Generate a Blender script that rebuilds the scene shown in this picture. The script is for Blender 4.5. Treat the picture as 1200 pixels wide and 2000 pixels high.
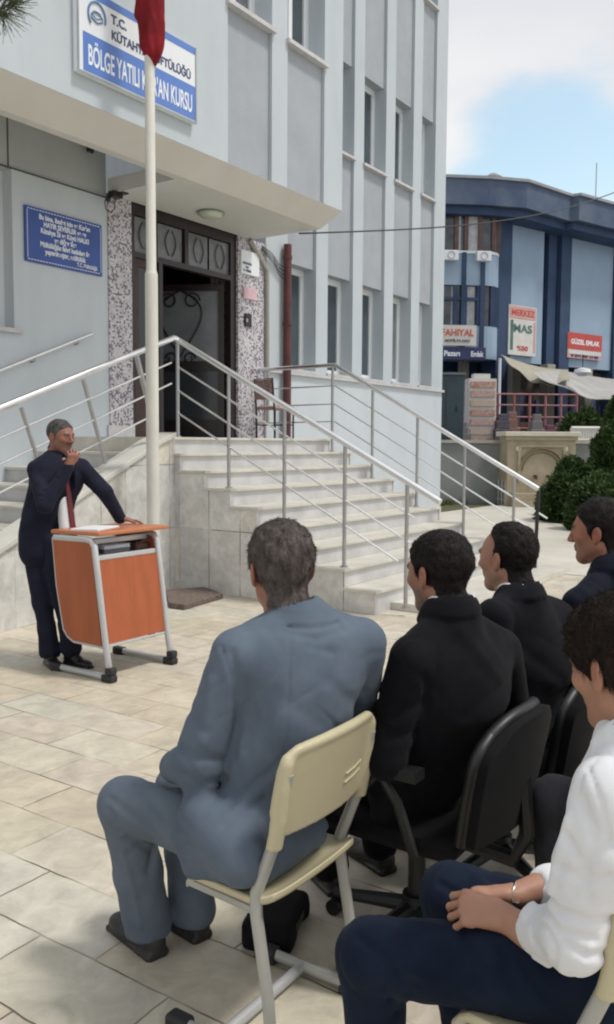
import bpy, math, random
import numpy as np
from mathutils import Matrix, Vector

# ------------------------------------------------------------------ camera, world, sun
for o in list(bpy.data.objects): bpy.data.objects.remove(o)
SC = bpy.context.scene
COL = SC.collection
A = np.array
FOC, PIT, YAW, ROL, EYE = 1704.92, 0.0790824, 0.5957173, 0.0058956, 1.6   # focal length in px of a 1200x2000 picture
_fw = A([math.cos(YAW)*math.cos(PIT), math.sin(YAW)*math.cos(PIT), -math.sin(PIT)])
_r = A([math.sin(YAW), -math.cos(YAW), 0.0]); _u = np.cross(_r, _fw)
CR = math.cos(ROL)*_r + math.sin(ROL)*_u; CU = -math.sin(ROL)*_r + math.cos(ROL)*_u; CF = _fw
CAM = A([0, 0, EYE])
cam = bpy.data.cameras.new('camera'); cam_o = bpy.data.objects.new('camera', cam); COL.objects.link(cam_o)
m = Matrix(((CR[0], CU[0], -CF[0], 0), (CR[1], CU[1], -CF[1], 0), (CR[2], CU[2], -CF[2], EYE), (0, 0, 0, 1)))
cam_o.matrix_world = m
cam.sensor_fit = 'VERTICAL'; cam.sensor_height = 24.0; cam.lens = FOC/2000*24.0
cam.clip_start = 0.05; cam.clip_end = 1500
SC.camera = cam_o
SC.view_settings.view_transform = 'Standard'; SC.view_settings.look = 'None'
SC.view_settings.exposure = -0.12; SC.view_settings.gamma = 1.0
SC.render.engine = 'CYCLES'
SC.cycles.pixel_filter_type = 'BLACKMAN_HARRIS'; SC.cycles.filter_width = 2.1

SUN_EL, SUN_AZ = math.radians(62), math.radians(-70)      # azimuth from +X
world = bpy.data.worlds.new('World'); SC.world = world; world.use_nodes = True
def build_world():
    nt = world.node_tree; N = nt.nodes; L = nt.links; N.clear()
    out = N.new('ShaderNodeOutputWorld'); bg = N.new('ShaderNodeBackground'); bg.inputs[1].default_value = .9
    sky = N.new('ShaderNodeTexSky'); sky.sky_type = 'NISHITA'; sky.sun_disc = False
    sky.sun_elevation = SUN_EL; sky.sun_rotation = math.pi/2 - SUN_AZ; sky.dust_density = 2.0
    sc = N.new('ShaderNodeMix'); sc.data_type = 'RGBA'; sc.blend_type = 'MULTIPLY'; sc.inputs[0].default_value = 1
    L.new(sky.outputs[0], sc.inputs[6]); sc.inputs[7].default_value = (0.36, 0.34, 0.27, 1)
    tc = N.new('ShaderNodeTexCoord'); mp = N.new('ShaderNodeMapping'); mp.inputs['Scale'].default_value = (1, 1, 2.2)
    mp.inputs['Location'].default_value = (0.35, 0.1, 0.25)
    L.new(tc.outputs['Generated'], mp.inputs[0])
    n1 = N.new('ShaderNodeTexNoise'); n1.inputs['Scale'].default_value = 3.1; n1.inputs['Detail'].default_value = 6; n1.inputs['Roughness'].default_value = .52
    L.new(mp.outputs[0], n1.inputs[0])
    r1 = N.new('ShaderNodeMapRange'); r1.interpolation_type = 'SMOOTHSTEP'
    r1.inputs[1].default_value = .30; r1.inputs[2].default_value = .52; vd = N.new('ShaderNodeVectorMath'); vd.operation = 'DISTANCE'; L.new(tc.outputs['Generated'], vd.inputs[0])
    g0 = CF*FOC+CR*480+CU*700; g0 = g0/np.linalg.norm(g0); vd.inputs[1].default_value = tuple(g0)
    gm = N.new('ShaderNodeMapRange'); gm.interpolation_type = 'SMOOTHSTEP'; L.new(vd.outputs['Value'], gm.inputs[0]); gm.inputs[1].default_value = .04; gm.inputs[2].default_value = .14; gm.inputs[3].default_value = -.17; gm.inputs[4].default_value = .05
    ga = N.new('ShaderNodeMath'); ga.operation = 'ADD'; L.new(n1.outputs[0], ga.inputs[0]); L.new(gm.outputs[0], ga.inputs[1]); L.new(ga.outputs[0], r1.inputs[0])
    n2 = N.new('ShaderNodeTexNoise'); n2.inputs['Scale'].default_value = 1.7; n2.inputs['Detail'].default_value = 5
    mp2 = N.new('ShaderNodeMapping'); mp2.inputs['Location'].default_value = (3.2, 1.4, .3); mp2.inputs['Scale'].default_value = (1, 1, 2.6)
    L.new(tc.outputs['Generated'], mp2.inputs[0]); L.new(mp2.outputs[0], n2.inputs[0])
    cr = N.new('ShaderNodeValToRGB'); cr.color_ramp.elements[0].position = .38; cr.color_ramp.elements[0].color = (.93, .95, 1.0, 1)
    cr.color_ramp.elements[1].position = .6; cr.color_ramp.elements[1].color = (1.12, 1.12, 1.12, 1)
    L.new(n2.outputs[0], cr.inputs[0])
    mx = N.new('ShaderNodeMix'); mx.data_type = 'RGBA'
    L.new(r1.outputs[0], mx.inputs[0]); L.new(sc.outputs[2], mx.inputs[6]); L.new(cr.outputs[0], mx.inputs[7])
    L.new(mx.outputs[2], bg.inputs[0]); L.new(bg.outputs[0], out.inputs[0])
build_world()
sl = bpy.data.lights.new('sun', 'SUN'); sl.energy = 2.6; sl.angle = math.radians(9); sl.color = (1, .955, .88)
so = bpy.data.objects.new('sun', sl); COL.objects.link(so)
_sd = Vector((math.cos(SUN_EL)*math.cos(SUN_AZ), math.cos(SUN_EL)*math.sin(SUN_AZ), math.sin(SUN_EL)))
so.rotation_euler = _sd.to_track_quat('Z', 'Y').to_euler()

# ------------------------------------------------------------------ picture <-> world helpers
def ray(x, y): return CF*FOC + CR*(x-600) - CU*(y-1000)
def at(x, y, ax, val):
    d = ray(x, y); i = 'xyz'.index(ax); return CAM + d*(val-CAM[i])/d[i]
def D(x, y, dep): return CAM + ray(x, y)*dep/FOC
def azv(deg): a = math.radians(deg); return A([math.cos(a), math.sin(a), 0.0])
def unit(v): v = np.asarray(v, float); return v/np.linalg.norm(v)

# ------------------------------------------------------------------ materials
MATS = {}
def mat(name, col, rough=.6, metal=0., var=.12, vscale=3., bump=0., bscale=40., spec=.5, col2=None, stretch=(1, 1, 1), emit=None, detail=5, sheen=0., coord='Object', streak=0.):
    if name in MATS: return MATS[name]
    M = bpy.data.materials.new(name); M.use_nodes = True; nt = M.node_tree; N = nt.nodes; L = nt.links
    b = N['Principled BSDF']; b.inputs['Roughness'].default_value = rough; b.inputs['Metallic'].default_value = metal
    b.inputs['Specular IOR Level'].default_value = spec
    if sheen: b.inputs['Sheen Weight'].default_value = sheen; b.inputs['Sheen Roughness'].default_value = .5
    tc = N.new('ShaderNodeTexCoord'); mp = N.new('ShaderNodeMapping'); mp.inputs['Scale'].default_value = stretch
    L.new(tc.outputs[coord], mp.inputs[0])
    n = N.new('ShaderNodeTexNoise'); n.inputs['Scale'].default_value = vscale; n.inputs['Detail'].default_value = detail; n.inputs['Roughness'].default_value = .6
    L.new(mp.outputs[0], n.inputs[0])
    cr = N.new('ShaderNodeValToRGB'); c = A(col[:3], float)
    c2 = A(col2[:3], float) if col2 is not None else c*(1+var); c1 = c*(1-var) if col2 is None else c
    cr.color_ramp.elements[0].position = .32; cr.color_ramp.elements[0].color = (*c1, 1)
    cr.color_ramp.elements[1].position = .68; cr.color_ramp.elements[1].color = (*np.clip(c2, 0, 1), 1)
    L.new(n.outputs[0], cr.inputs[0]); L.new(cr.outputs[0], b.inputs['Base Color'])
    if streak:
        m3 = N.new('ShaderNodeMapping'); m3.inputs['Scale'].default_value = (1.6, 1.6, .35); L.new(tc.outputs[coord], m3.inputs[0])
        n3 = N.new('ShaderNodeTexNoise'); n3.inputs['Scale'].default_value = 1.6; n3.inputs['Detail'].default_value = 8; n3.inputs['Roughness'].default_value = .68; L.new(m3.outputs[0], n3.inputs[0])
        r3 = N.new('ShaderNodeMapRange'); r3.inputs[1].default_value = .34; r3.inputs[2].default_value = .56; r3.inputs[3].default_value = 1-streak; r3.inputs[4].default_value = 1; L.new(n3.outputs[0], r3.inputs[0])
        v3 = N.new('ShaderNodeVectorMath'); v3.operation = 'SCALE'; L.new(cr.outputs[0], v3.inputs[0]); L.new(r3.outputs[0], v3.inputs['Scale']); L.new(v3.outputs[0], b.inputs['Base Color'])
    if bump:
        n2 = N.new('ShaderNodeTexNoise'); n2.inputs['Scale'].default_value = bscale; n2.inputs['Detail'].default_value = 4
        L.new(mp.outputs[0], n2.inputs[0]); bp = N.new('ShaderNodeBump'); bp.inputs['Strength'].default_value = bump; bp.inputs['Distance'].default_value = .01
        L.new(n2.outputs[0], bp.inputs['Height']); L.new(bp.outputs[0], b.inputs['Normal'])
    if emit: b.inputs['Emission Color'].default_value = (*emit[:3], 1); b.inputs['Emission Strength'].default_value = emit[3]
    MATS[name] = M; return M

def tile_mat(name, ax_u, ax_v, w, h, off, cols, mortar, msize, rough=.45, jitter=.012, stain=.25, bump=.25, freq=2, vein=.5):
    """stone slabs: brick pattern in object space along two axes, each slab its own tone, noise veins, stains."""
    M = bpy.data.materials.new(name); M.use_nodes = True; nt = M.node_tree; N = nt.nodes; L = nt.links
    b = N['Principled BSDF']; b.inputs['Roughness'].default_value = rough
    tc = N.new('ShaderNodeTexCoord'); sp = N.new('ShaderNodeSeparateXYZ'); L.new(tc.outputs['Object'], sp.inputs[0])
    cb = N.new('ShaderNodeCombineXYZ')
    def comp(ax):
        if ax == 'S':
            a = N.new('ShaderNodeMath'); a.operation = 'ADD'; L.new(sp.outputs[0], a.inputs[0]); L.new(sp.outputs[1], a.inputs[1]); return a.outputs[0]
        return sp.outputs['XYZ'.index(ax)]
    L.new(comp(ax_u), cb.inputs[0]); L.new(comp(ax_v), cb.inputs[1])
    nj = N.new('ShaderNodeTexNoise'); nj.inputs['Scale'].default_value = 6; L.new(tc.outputs['Object'], nj.inputs[0])
    vm = N.new('ShaderNodeVectorMath'); vm.operation = 'MULTIPLY_ADD'; L.new(nj.outputs['Color'], vm.inputs[0]); vm.inputs[1].default_value = (jitter,)*3; L.new(cb.outputs[0], vm.inputs[2])
    br = N.new('ShaderNodeTexBrick'); L.new(vm.outputs[0], br.inputs[0])
    br.offset = off; br.offset_frequency = freq; br.squash = 1.0
    br.inputs['Scale'].default_value = 1; br.inputs['Brick Width'].default_value = w; br.inputs['Row Height'].default_value = h
    br.inputs['Mortar Size'].default_value = msize; br.inputs['Mortar Smooth'].default_value = .35; br.inputs['Bias'].default_value = 0
    br.inputs['Color1'].default_value = (0, 0, 0, 1); br.inputs['Color2'].default_value = (1, 1, 1, 1); br.inputs['Mortar'].default_value = (.5, .5, .5, 1)
    cr = N.new('ShaderNodeValToRGB'); cr.color_ramp.elements[0].color = (*cols[0], 1); cr.color_ramp.elements[1].color = (*cols[-1], 1)
    for i, c in enumerate(cols[1:-1]):
        e = cr.color_ramp.elements.new((i+1)/(len(cols)-1)); e.color = (*c, 1)
    L.new(br.outputs['Color'], cr.inputs[0])
    # veins and stains
    n1 = N.new('ShaderNodeTexNoise'); n1.inputs['Scale'].default_value = 7; n1.inputs['Detail'].default_value = 10; n1.inputs['Roughness'].default_value = .68; n1.inputs['Distortion'].default_value = .6; L.new(tc.outputs['Object'], n1.inputs[0])
    v = N.new('ShaderNodeMapRange'); v.inputs[1].default_value = .35; v.inputs[2].default_value = .65; v.inputs[3].default_value = 1-vein*.3; v.inputs[4].default_value = 1+vein*.12; L.new(n1.outputs[0], v.inputs[0])
    n3 = N.new('ShaderNodeTexNoise'); n3.inputs['Scale'].default_value = .9; n3.inputs['Detail'].default_value = 7; n3.inputs['Roughness'].default_value = .7; L.new(tc.outputs['Object'], n3.inputs[0])
    v3 = N.new('ShaderNodeMapRange'); v3.inputs[1].default_value = .3; v3.inputs[2].default_value = .62; v3.inputs[3].default_value = 1-stain; v3.inputs[4].default_value = 1.04; L.new(n3.outputs[0], v3.inputs[0])
    n5 = N.new('ShaderNodeTexNoise'); n5.inputs['Scale'].default_value = 2.7; n5.inputs['Detail'].default_value = 12; n5.inputs['Roughness'].default_value = .8; L.new(tc.outputs['Object'], n5.inputs[0])
    v5 = N.new('ShaderNodeMapRange'); v5.inputs[1].default_value = .30; v5.inputs[2].default_value = .42; v5.inputs[3].default_value = .80; v5.inputs[4].default_value = 1; L.new(n5.outputs[0], v5.inputs[0])
    m0 = N.new('ShaderNodeMath'); m0.operation = 'MULTIPLY'; L.new(v.outputs[0], m0.inputs[0]); L.new(v5.outputs[0], m0.inputs[1])
    mm = N.new('ShaderNodeMath'); mm.operation = 'MULTIPLY'; L.new(m0.outputs[0], mm.inputs[0]); L.new(v3.outputs[0], mm.inputs[1])
    mx = N.new('ShaderNodeVectorMath'); mx.operation = 'SCALE'; L.new(cr.outputs[0], mx.inputs[0]); L.new(mm.outputs[0], mx.inputs['Scale'])
    # joints fade in and out
    n4 = N.new('ShaderNodeTexNoise'); n4.inputs['Scale'].default_value = 2.2; n4.inputs['Detail'].default_value = 4; L.new(tc.outputs['Object'], n4.inputs[0])
    v4 = N.new('ShaderNodeMapRange'); v4.inputs[1].default_value = .42; v4.inputs[2].default_value = .60; v4.inputs[3].default_value = .22; v4.inputs[4].default_value = 1; L.new(n4.outputs[0], v4.inputs[0])
    jf = N.new('ShaderNodeMath'); jf.operation = 'MULTIPLY'; L.new(br.outputs['Fac'], jf.inputs[0]); L.new(v4.outputs[0], jf.inputs[1])
    m2 = N.new('ShaderNodeMix'); m2.data_type = 'RGBA'; L.new(jf.outputs[0], m2.inputs[0]); L.new(mx.outputs[0], m2.inputs[6]); m2.inputs[7].default_value = (*mortar, 1)
    L.new(m2.outputs[2], b.inputs['Base Color'])
    hs = N.new('ShaderNodeMath'); hs.operation = 'SUBTRACT'; hs.inputs[0].default_value = 1; L.new(jf.outputs[0], hs.inputs[1])
    ha = N.new('ShaderNodeMath'); ha.operation = 'MULTIPLY_ADD'; L.new(n1.outputs[0], ha.inputs[0]); ha.inputs[1].default_value = .15; L.new(hs.outputs[0], ha.inputs[2])
    bp = N.new('ShaderNodeBump'); bp.inputs['Strength'].default_value = bump; bp.inputs['Distance'].default_value = .006; L.new(ha.outputs[0], bp.inputs['Height']); L.new(bp.outputs[0], b.inputs['Normal'])
    MATS[name] = M; return M

# ------------------------------------------------------------------ object helpers
def link(o, parent=None):
    COL.objects.link(o)
    if parent is not None: o.parent = parent
    return o
def tag(o, label=None, cat=None, group=None, kind=None):
    if label: o['label'] = label
    if cat: o['category'] = cat
    if group: o['group'] = group
    if kind: o['kind'] = kind
    return o
def empty(name, loc=(0, 0, 0), rz=0., label=None, cat=None, group=None):
    o = bpy.data.objects.new(name, None); o.empty_display_size = .1
    o.location = loc; o.rotation_euler = (0, 0, rz); link(o); return tag(o, label, cat, group)
def mesh_obj(name, V, F, M, parent=None, smooth=False, col=None):
    me = bpy.data.meshes.new(name); V = np.asarray(V, float)
    if parent is not None and parent.get('_org') is not None:
        pass
    me.from_pydata([tuple(v) for v in V], [], [tuple(f) for f in F]); me.materials.append(M)
    if smooth:
        me.polygons.foreach_set('use_smooth', [True]*len(me.polygons))
    if col is not None:
        at_ = me.attributes.new('Col', 'FLOAT_COLOR', 'POINT'); c = np.ones((len(V), 4), np.float32); c[:, :3] = col; at_.data.foreach_set('color', c.ravel())
    me.update()
    return link(bpy.data.objects.new(name, me), parent)

class MB:
    def __init__(s): s.V = []; s.F = []; s.sm = False
    def add(s, V, F):
        n = len(s.V); s.V += [tuple(map(float, v)) for v in V]; s.F += [tuple(i+n for i in f) for f in F]; return s
    def box(s, x0, x1, y0, y1, z0, z1, T=None):
        V = [A([x, y, z], float) for z in (z0, z1) for y in (y0, y1) for x in (x0, x1)]
        if T is not None: V = [T(v) for v in V]
        return s.add(V, [(0, 2, 3, 1), (4, 5, 7, 6), (0, 1, 5, 4), (2, 6, 7, 3), (0, 4, 6, 2), (1, 3, 7, 5)])
    def hull8(s, V): return s.add(V, [(0, 2, 3, 1), (4, 5, 7, 6), (0, 1, 5, 4), (2, 6, 7, 3), (0, 4, 6, 2), (1, 3, 7, 5)])
    def prism(s, poly, a, b):          # poly: list of 3D points in a plane; extruded by vector from a to b
        poly = [A(p, float) for p in poly]; d = A(b, float)-A(a, float); n = len(poly)
        return s.add(poly+[p+d for p in poly], [tuple(range(n))[::-1], tuple(range(n, 2*n))]+[(i, (i+1) % n, n+(i+1) % n, n+i) for i in range(n)])
    def tube(s, pts, r, n=8, cap=True, closed=False):
        pts = [A(p, float) for p in pts]; m_ = len(pts); rs = r if hasattr(r, '__len__') else [r]*m_
        up = None; rings = []
        for i, p in enumerate(pts):
            if closed: t = pts[(i+1) % m_]-pts[i-1]
            else: t = pts[min(i+1, m_-1)]-pts[max(i-1, 0)]
            t = t/(np.linalg.norm(t)+1e-9)
            if up is None: up = A([0, 0, 1.]) if abs(t[2]) < .9 else A([1., 0, 0])
            x = np.cross(t, up); x /= np.linalg.norm(x)+1e-9; y = np.cross(x, t); up = y
            rings.append([p+rs[i]*(math.cos(2*math.pi*k/n)*x+math.sin(2*math.pi*k/n)*y) for k in range(n)])
        V = [v for R_ in rings for v in R_]; F = []
        for i in range(m_ if closed else m_-1):
            j = (i+1) % m_
            for k in range(n): F.append((i*n+k, i*n+(k+1) % n, j*n+(k+1) % n, j*n+k))
        if cap and not closed: F.append(tuple(range(n))[::-1]); F.append(tuple((m_-1)*n+k for k in range(n)))
        return s.add(V, F)
    def grid(s, f, nu, nv, wrap=False):
        V = [f(i/(nu-1), j/(nv-1)) for i in range(nu) for j in range(nv)]
        return s.add(V, [(i*nv+j, (i+1)*nv+j, (i+1)*nv+j+1, i*nv+j+1) for i in range(nu-1) for j in range(nv-1)])
    def disc(s, c, nrm, r, n=16, r2=0, th=.01):
        nrm = unit(nrm); return s.tube([A(c, float), A(c, float)+nrm*th], r, n)
    def build(s, name, M, parent=None, smooth=False, bevel=0.):
        o = mesh_obj(name, s.V, s.F, M, parent, smooth)
        if bevel:
            b = o.modifiers.new('bevel', 'BEVEL'); b.width = bevel; b.segments = 2; b.limit_method = 'ANGLE'; b.angle_limit = math.radians(40)
        if smooth:
            o.data.set_sharp_from_angle(angle=math.radians(42))
        return o
def thick_grid(mb, P, N_, th):
    """closed sheet from a grid of points P[i][j] with thickness th along normals N_"""
    nu, nv = len(P), len(P[0]); V = [A(P[i][j]) for i in range(nu) for j in range(nv)]; V2 = [A(P[i][j])-A(N_[i][j])*th for i in range(nu) for j in range(nv)]
    n = nu*nv; F = []
    for i in range(nu-1):
        for j in range(nv-1):
            a, b, c, d = i*nv+j, (i+1)*nv+j, (i+1)*nv+j+1, i*nv+j+1
            F.append((a, b, c, d)); F.append((n+a, n+d, n+c, n+b))
    bd = [i*nv for i in range(nu)]+[(nu-1)*nv+j for j in range(1, nv)]+[i*nv+nv-1 for i in range(nu-2, -1, -1)]+[j for j in range(nv-2, 0, -1)]
    for k in range(len(bd)):
        a, b = bd[k], bd[(k+1) % len(bd)]; F.append((a, a+n, b+n, b))
    return mb.add(V+V2, F)
def text(name, s, size, org, xdir, ydir, M, parent, align='LEFT', sx=1., ext=.002, bold=0.):
    c = bpy.data.curves.new(name, 'FONT'); c.body = s; c.size = size; c.extrude = ext; c.align_x = align; c.offset = bold
    o = bpy.data.objects.new(name, c); COL.objects.link(o)
    dg = bpy.context.evaluated_depsgraph_get(); me = bpy.data.meshes.new_from_object(o.evaluated_get(dg)); bpy.data.objects.remove(o)
    xd, yd = unit(xdir), unit(ydir); zd = np.cross(xd, yd); org = A(org, float)
    n = len(me.vertices); co = np.empty(n*3, np.float32); me.vertices.foreach_get('co', co); co = co.reshape(-1, 3)
    w = org+np.outer(co[:, 0]*sx, xd)+np.outer(co[:, 1], yd)+np.outer(co[:, 2], zd)
    me.vertices.foreach_set('co', w.astype(np.float32).ravel()); me.materials.clear(); me.materials.append(M); me.update(); me.name = name
    return link(bpy.data.objects.new(name, me), parent)
# ------------------------------------------------------------------ sculpting: signed distance fields turned into meshes
_rng = np.random.default_rng(7)
_LAT = _rng.random((32, 32, 32)).astype(np.float32)
def vnoise(P, s):
    Q = P*s; I = np.floor(Q).astype(int); f = (Q-I).astype(np.float32); f = f*f*(3-2*f); I &= 31; J = (I+1) & 31
    x0, y0, z0 = I[:, 0], I[:, 1], I[:, 2]; x1, y1, z1 = J[:, 0], J[:, 1], J[:, 2]; fx, fy, fz = f[:, 0], f[:, 1], f[:, 2]; T = _LAT
    a = T[x0, y0, z0]*(1-fx)+T[x1, y0, z0]*fx; b = T[x0, y1, z0]*(1-fx)+T[x1, y1, z0]*fx
    c = T[x0, y0, z1]*(1-fx)+T[x1, y0, z1]*fx; d = T[x0, y1, z1]*(1-fx)+T[x1, y1, z1]*fx
    return (a*(1-fy)+b*fy)*(1-fz)+(c*(1-fy)+d*fy)*fz-.5
def seg(a, b, r1, r2=None, n=None, s=1.):
    a = A(a, float); b = A(b, float); r2 = r1 if r2 is None else r2; ab = b-a; L2 = ab@ab+1e-12; nn = None if n is None else unit(n)
    def f(P):
        t = np.clip(((P-a)@ab)/L2, 0, 1); q = P-a-np.outer(t, ab)
        if nn is not None: q = q+np.outer((q@nn)*(s-1), nn)
        return np.sqrt((q*q).sum(1))-(r1+(r2-r1)*t)
    f.bb = (np.minimum(a, b)-max(r1, r2), np.maximum(a, b)+max(r1, r2)); return f
def ell(c, rad, R=None):
    c = A(c, float); rad = A(rad, float); R = np.eye(3) if R is None else A(R, float)   # rows: local axes
    def f(P):
        q = (P-c)@R.T/rad; k = np.sqrt((q*q).sum(1)); g = np.sqrt(((q/rad)**2).sum(1)); return k*(k-1)/(g+1e-9)
    f.bb = (c-rad.max(), c+rad.max()); return f
def half(p, n):
    p = A(p, float); n = unit(n)
    f = lambda P: (P-p)@n
    f.bb = None; return f
def chain(pts, rs, **k): return [seg(pts[i], pts[i+1], rs[i], rs[i+1], **k) for i in range(len(pts)-1)]
def polyl(pts, rs):
    ps = chain(pts, rs)
    def f(P):
        d = ps[0](P)
        for p in ps[1:]: d = np.minimum(d, p(P))
        return d
    f.bb = (np.min([p.bb[0] for p in ps], 0), np.max([p.bb[1] for p in ps], 0)); return f
def smin(a, b, k):
    if k <= 0: return np.minimum(a, b)
    h = np.clip(.5+.5*(b-a)/k, 0, 1); return b*(1-h)+a*h-k*h*(1-h)
class SDF:
    def __init__(s): s.ops = []; s.disp = []
    def u(s, prims, k=.02):
        for p in (prims if isinstance(prims, list) else [prims]): s.ops.append((0, p, k))
        return s
    def cut(s, prims, k=.01):
        for p in (prims if isinstance(prims, list) else [prims]): s.ops.append((1, p, k))
        return s
    def isect(s, p, k=.005): s.ops.append((2, p, k)); return s
    def fold(s, pts, w, d):            # a crease (d>0) or a ridge (d<0) along a polyline
        prims = [seg(pts[i], pts[i+1], 0., 0.) for i in range(len(pts)-1)]
        def f(P):
            q = prims[0](P)
            for p in prims[1:]: q = np.minimum(q, p(P))
            return d*np.exp(-(q/w)**2)
        s.disp.append(f); return s
    def noise(s, sc, amp, str_=(1, 1, 1), off=0., R=None):
        R = np.eye(3) if R is None else A(R); S = A(str_, float)
        s.disp.append(lambda P: amp*2*vnoise((P@R.T)*S+off+57.3, sc)); return s
    def __call__(s, P):
        d = None
        for t, p, k in s.ops:
            e = p(P)
            if d is None: d = e
            elif t == 0: d = smin(d, e, k)
            elif t == 1: d = -smin(-d, e, k)
            else: d = -smin(-d, -e, k)
        for g in s.disp: d = d+g(P)
        return d
    def bounds(s):
        lo = np.min([p.bb[0] for t, p, k in s.ops if t == 0 and p.bb], 0); hi = np.max([p.bb[1] for t, p, k in s.ops if t == 0 and p.bb], 0); return lo-.03, hi+.03
    def mesh(s, h, bounds=None, smooth=1):
        lo, hi = bounds or s.bounds(); n = np.maximum(((hi-lo)/h).astype(int)+2, 4)
        ax = [lo[i]+h*np.arange(n[i]) for i in range(3)]
        G = np.empty(tuple(n), np.float32)
        YZ = np.stack(np.meshgrid(ax[1], ax[2], indexing='ij'), -1).reshape(-1, 2); step = max(1, 200000//len(YZ))
        for i in range(0, n[0], step):
            xs = ax[0][i:i+step]; P = np.empty((len(xs), len(YZ), 3)); P[:, :, 0] = xs[:, None]; P[:, :, 1:] = YZ[None]
            G[i:i+step] = s(P.reshape(-1, 3)).reshape(len(xs), n[1], n[2])
        G[0] = G[-1] = 1; G[:, 0] = G[:, -1] = 1; G[:, :, 0] = G[:, :, -1] = 1
        S = G < 0; c = S[:-1, :-1, :-1].astype(np.int8)
        cnt = sum(S[i:n[0]-1+i, j:n[1]-1+j, k:n[2]-1+k].astype(np.int8) for i in (0, 1) for j in (0, 1) for k in (0, 1))
        act = (cnt > 0) & (cnt < 8); idx = -np.ones(act.shape, int); ids = np.argwhere(act); idx[act] = np.arange(len(ids))
        acc = np.zeros((len(ids), 3)); w = np.zeros(len(ids)); i0, j0, k0 = ids.T
        for a in range(3):
            o = [b for b in range(3) if b != a]
            for p in (0, 1):
                for q in (0, 1):
                    off = [0, 0, 0]; off[o[0]] = p; off[o[1]] = q; off2 = list(off); off2[a] = 1
                    g0 = G[i0+off[0], j0+off[1], k0+off[2]]; g1 = G[i0+off2[0], j0+off2[1], k0+off2[2]]
                    m_ = (g0 < 0) != (g1 < 0); t = np.where(m_, g0/(g0-g1+1e-12), 0)
                    v = np.zeros((len(ids), 3)); v[:] = off; v[:, a] = t; acc += v*m_[:, None]; w += m_
        V = lo+h*(ids+acc/w[:, None]); F = []
        for a in range(3):
            b, c_ = (a+1) % 3, (a+2) % 3
            sl0 = [slice(1, -1)]*3; sl0[a] = slice(0, -1); sl1 = list(sl0); sl1[a] = slice(1, None)
            A0 = S[tuple(sl0)]; A1 = S[tuple(sl1)]; e = np.argwhere(A0 != A1)
            if len(e) == 0: continue
            pos = e.copy()
            for q in range(3):
                if q != a: pos[:, q] += 1
            inside = A0[tuple(e.T)]
            def cell(db, dc):
                p = pos.copy(); p[:, b] -= db; p[:, c_] -= dc; return idx[tuple(p.T)]
            q = np.stack([cell(1, 1), cell(0, 1), cell(0, 0), cell(1, 0)], 1); q[~inside] = q[~inside][:, ::-1]; F.append(q)
        F = np.concatenate(F); F = F[(F >= 0).all(1)]
        # relax tangentially then pull back to the surface
        for _ in range(smooth):
            sm = np.zeros_like(V); ct = np.zeros(len(V))
            for a in range(4):
                x, y = F[:, a], F[:, (a+1) % 4]; np.add.at(sm, x, V[y]); np.add.at(sm, y, V[x]); np.add.at(ct, x, 1); np.add.at(ct, y, 1)
            V = V*.4+.6*sm/np.maximum(ct, 1)[:, None]
        d = s(V); e = 1e-3; g = np.stack([s(V+e*np.eye(3)[i])-d for i in range(3)], 1)/e; gn = (g*g).sum(1)+1e-6
        st = -(d/gn)[:, None]*g; ln = np.linalg.norm(st, axis=1); st *= np.minimum(1, h*.8/(ln+1e-9))[:, None]
        return V+st*.9, F
def frame(az, pitch=0., roll=0.):
    """rows: right, forward, up"""
    f = azv(az); r = A([f[1], -f[0], 0]); u = A([0, 0, 1.])
    p = math.radians(pitch); f, u = f*math.cos(p)+u*math.sin(p), u*math.cos(p)-f*math.sin(p)
    q = math.radians(roll); r, u = r*math.cos(q)+u*math.sin(q), u*math.cos(q)-r*math.sin(q)
    return A([r, f, u])
class Loc:
    """wraps a local-space field into world space"""
    def __init__(s, f, c, R, sc=1., rad=.16): s.f, s.c, s.R, s.sc = f, A(c, float), R, sc; s.bb = (s.c-rad*sc, s.c+rad*sc)
    def __call__(s, P): return s.f((P-s.c)@s.R.T/s.sc)*s.sc
# ------------------------------------------------------------------ people
def attr_mat(name, rough=.5, bump=.0, bscale=200, sss=.0, spec=.4):
    M = bpy.data.materials.new(name); M.use_nodes = True; nt = M.node_tree; b = nt.nodes['Principled BSDF']
    a = nt.nodes.new('ShaderNodeAttribute'); a.attribute_name = 'Col'; nt.links.new(a.outputs['Color'], b.inputs['Base Color'])
    b.inputs['Roughness'].default_value = rough; b.inputs['Specular IOR Level'].default_value = spec
    if sss: b.inputs['Subsurface Weight'].default_value = sss; b.inputs['Subsurface Radius'].default_value = (.01, .004, .002); b.inputs['Subsurface Scale'].default_value = .5
    if bump:
        tc = nt.nodes.new('ShaderNodeTexCoord'); n = nt.nodes.new('ShaderNodeTexNoise'); n.inputs['Scale'].default_value = bscale; nt.links.new(tc.outputs['Object'], n.inputs[0])
        bp = nt.nodes.new('ShaderNodeBump'); bp.inputs['Strength'].default_value = bump; bp.inputs['Distance'].default_value = .002; nt.links.new(n.outputs[0], bp.inputs['Height']); nt.links.new(bp.outputs[0], b.inputs['Normal'])
    return M
SKIN = attr_mat('skin', .52, .15, 260, .12)
def cloth_mat(name, col, col2, weave=900, rough=.85, sheen=.12, bump=.25):
    return mat(name, col, rough, var=.1, vscale=7, bump=bump, bscale=weave, spec=.06, col2=col2, sheen=sheen*.35)

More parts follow.
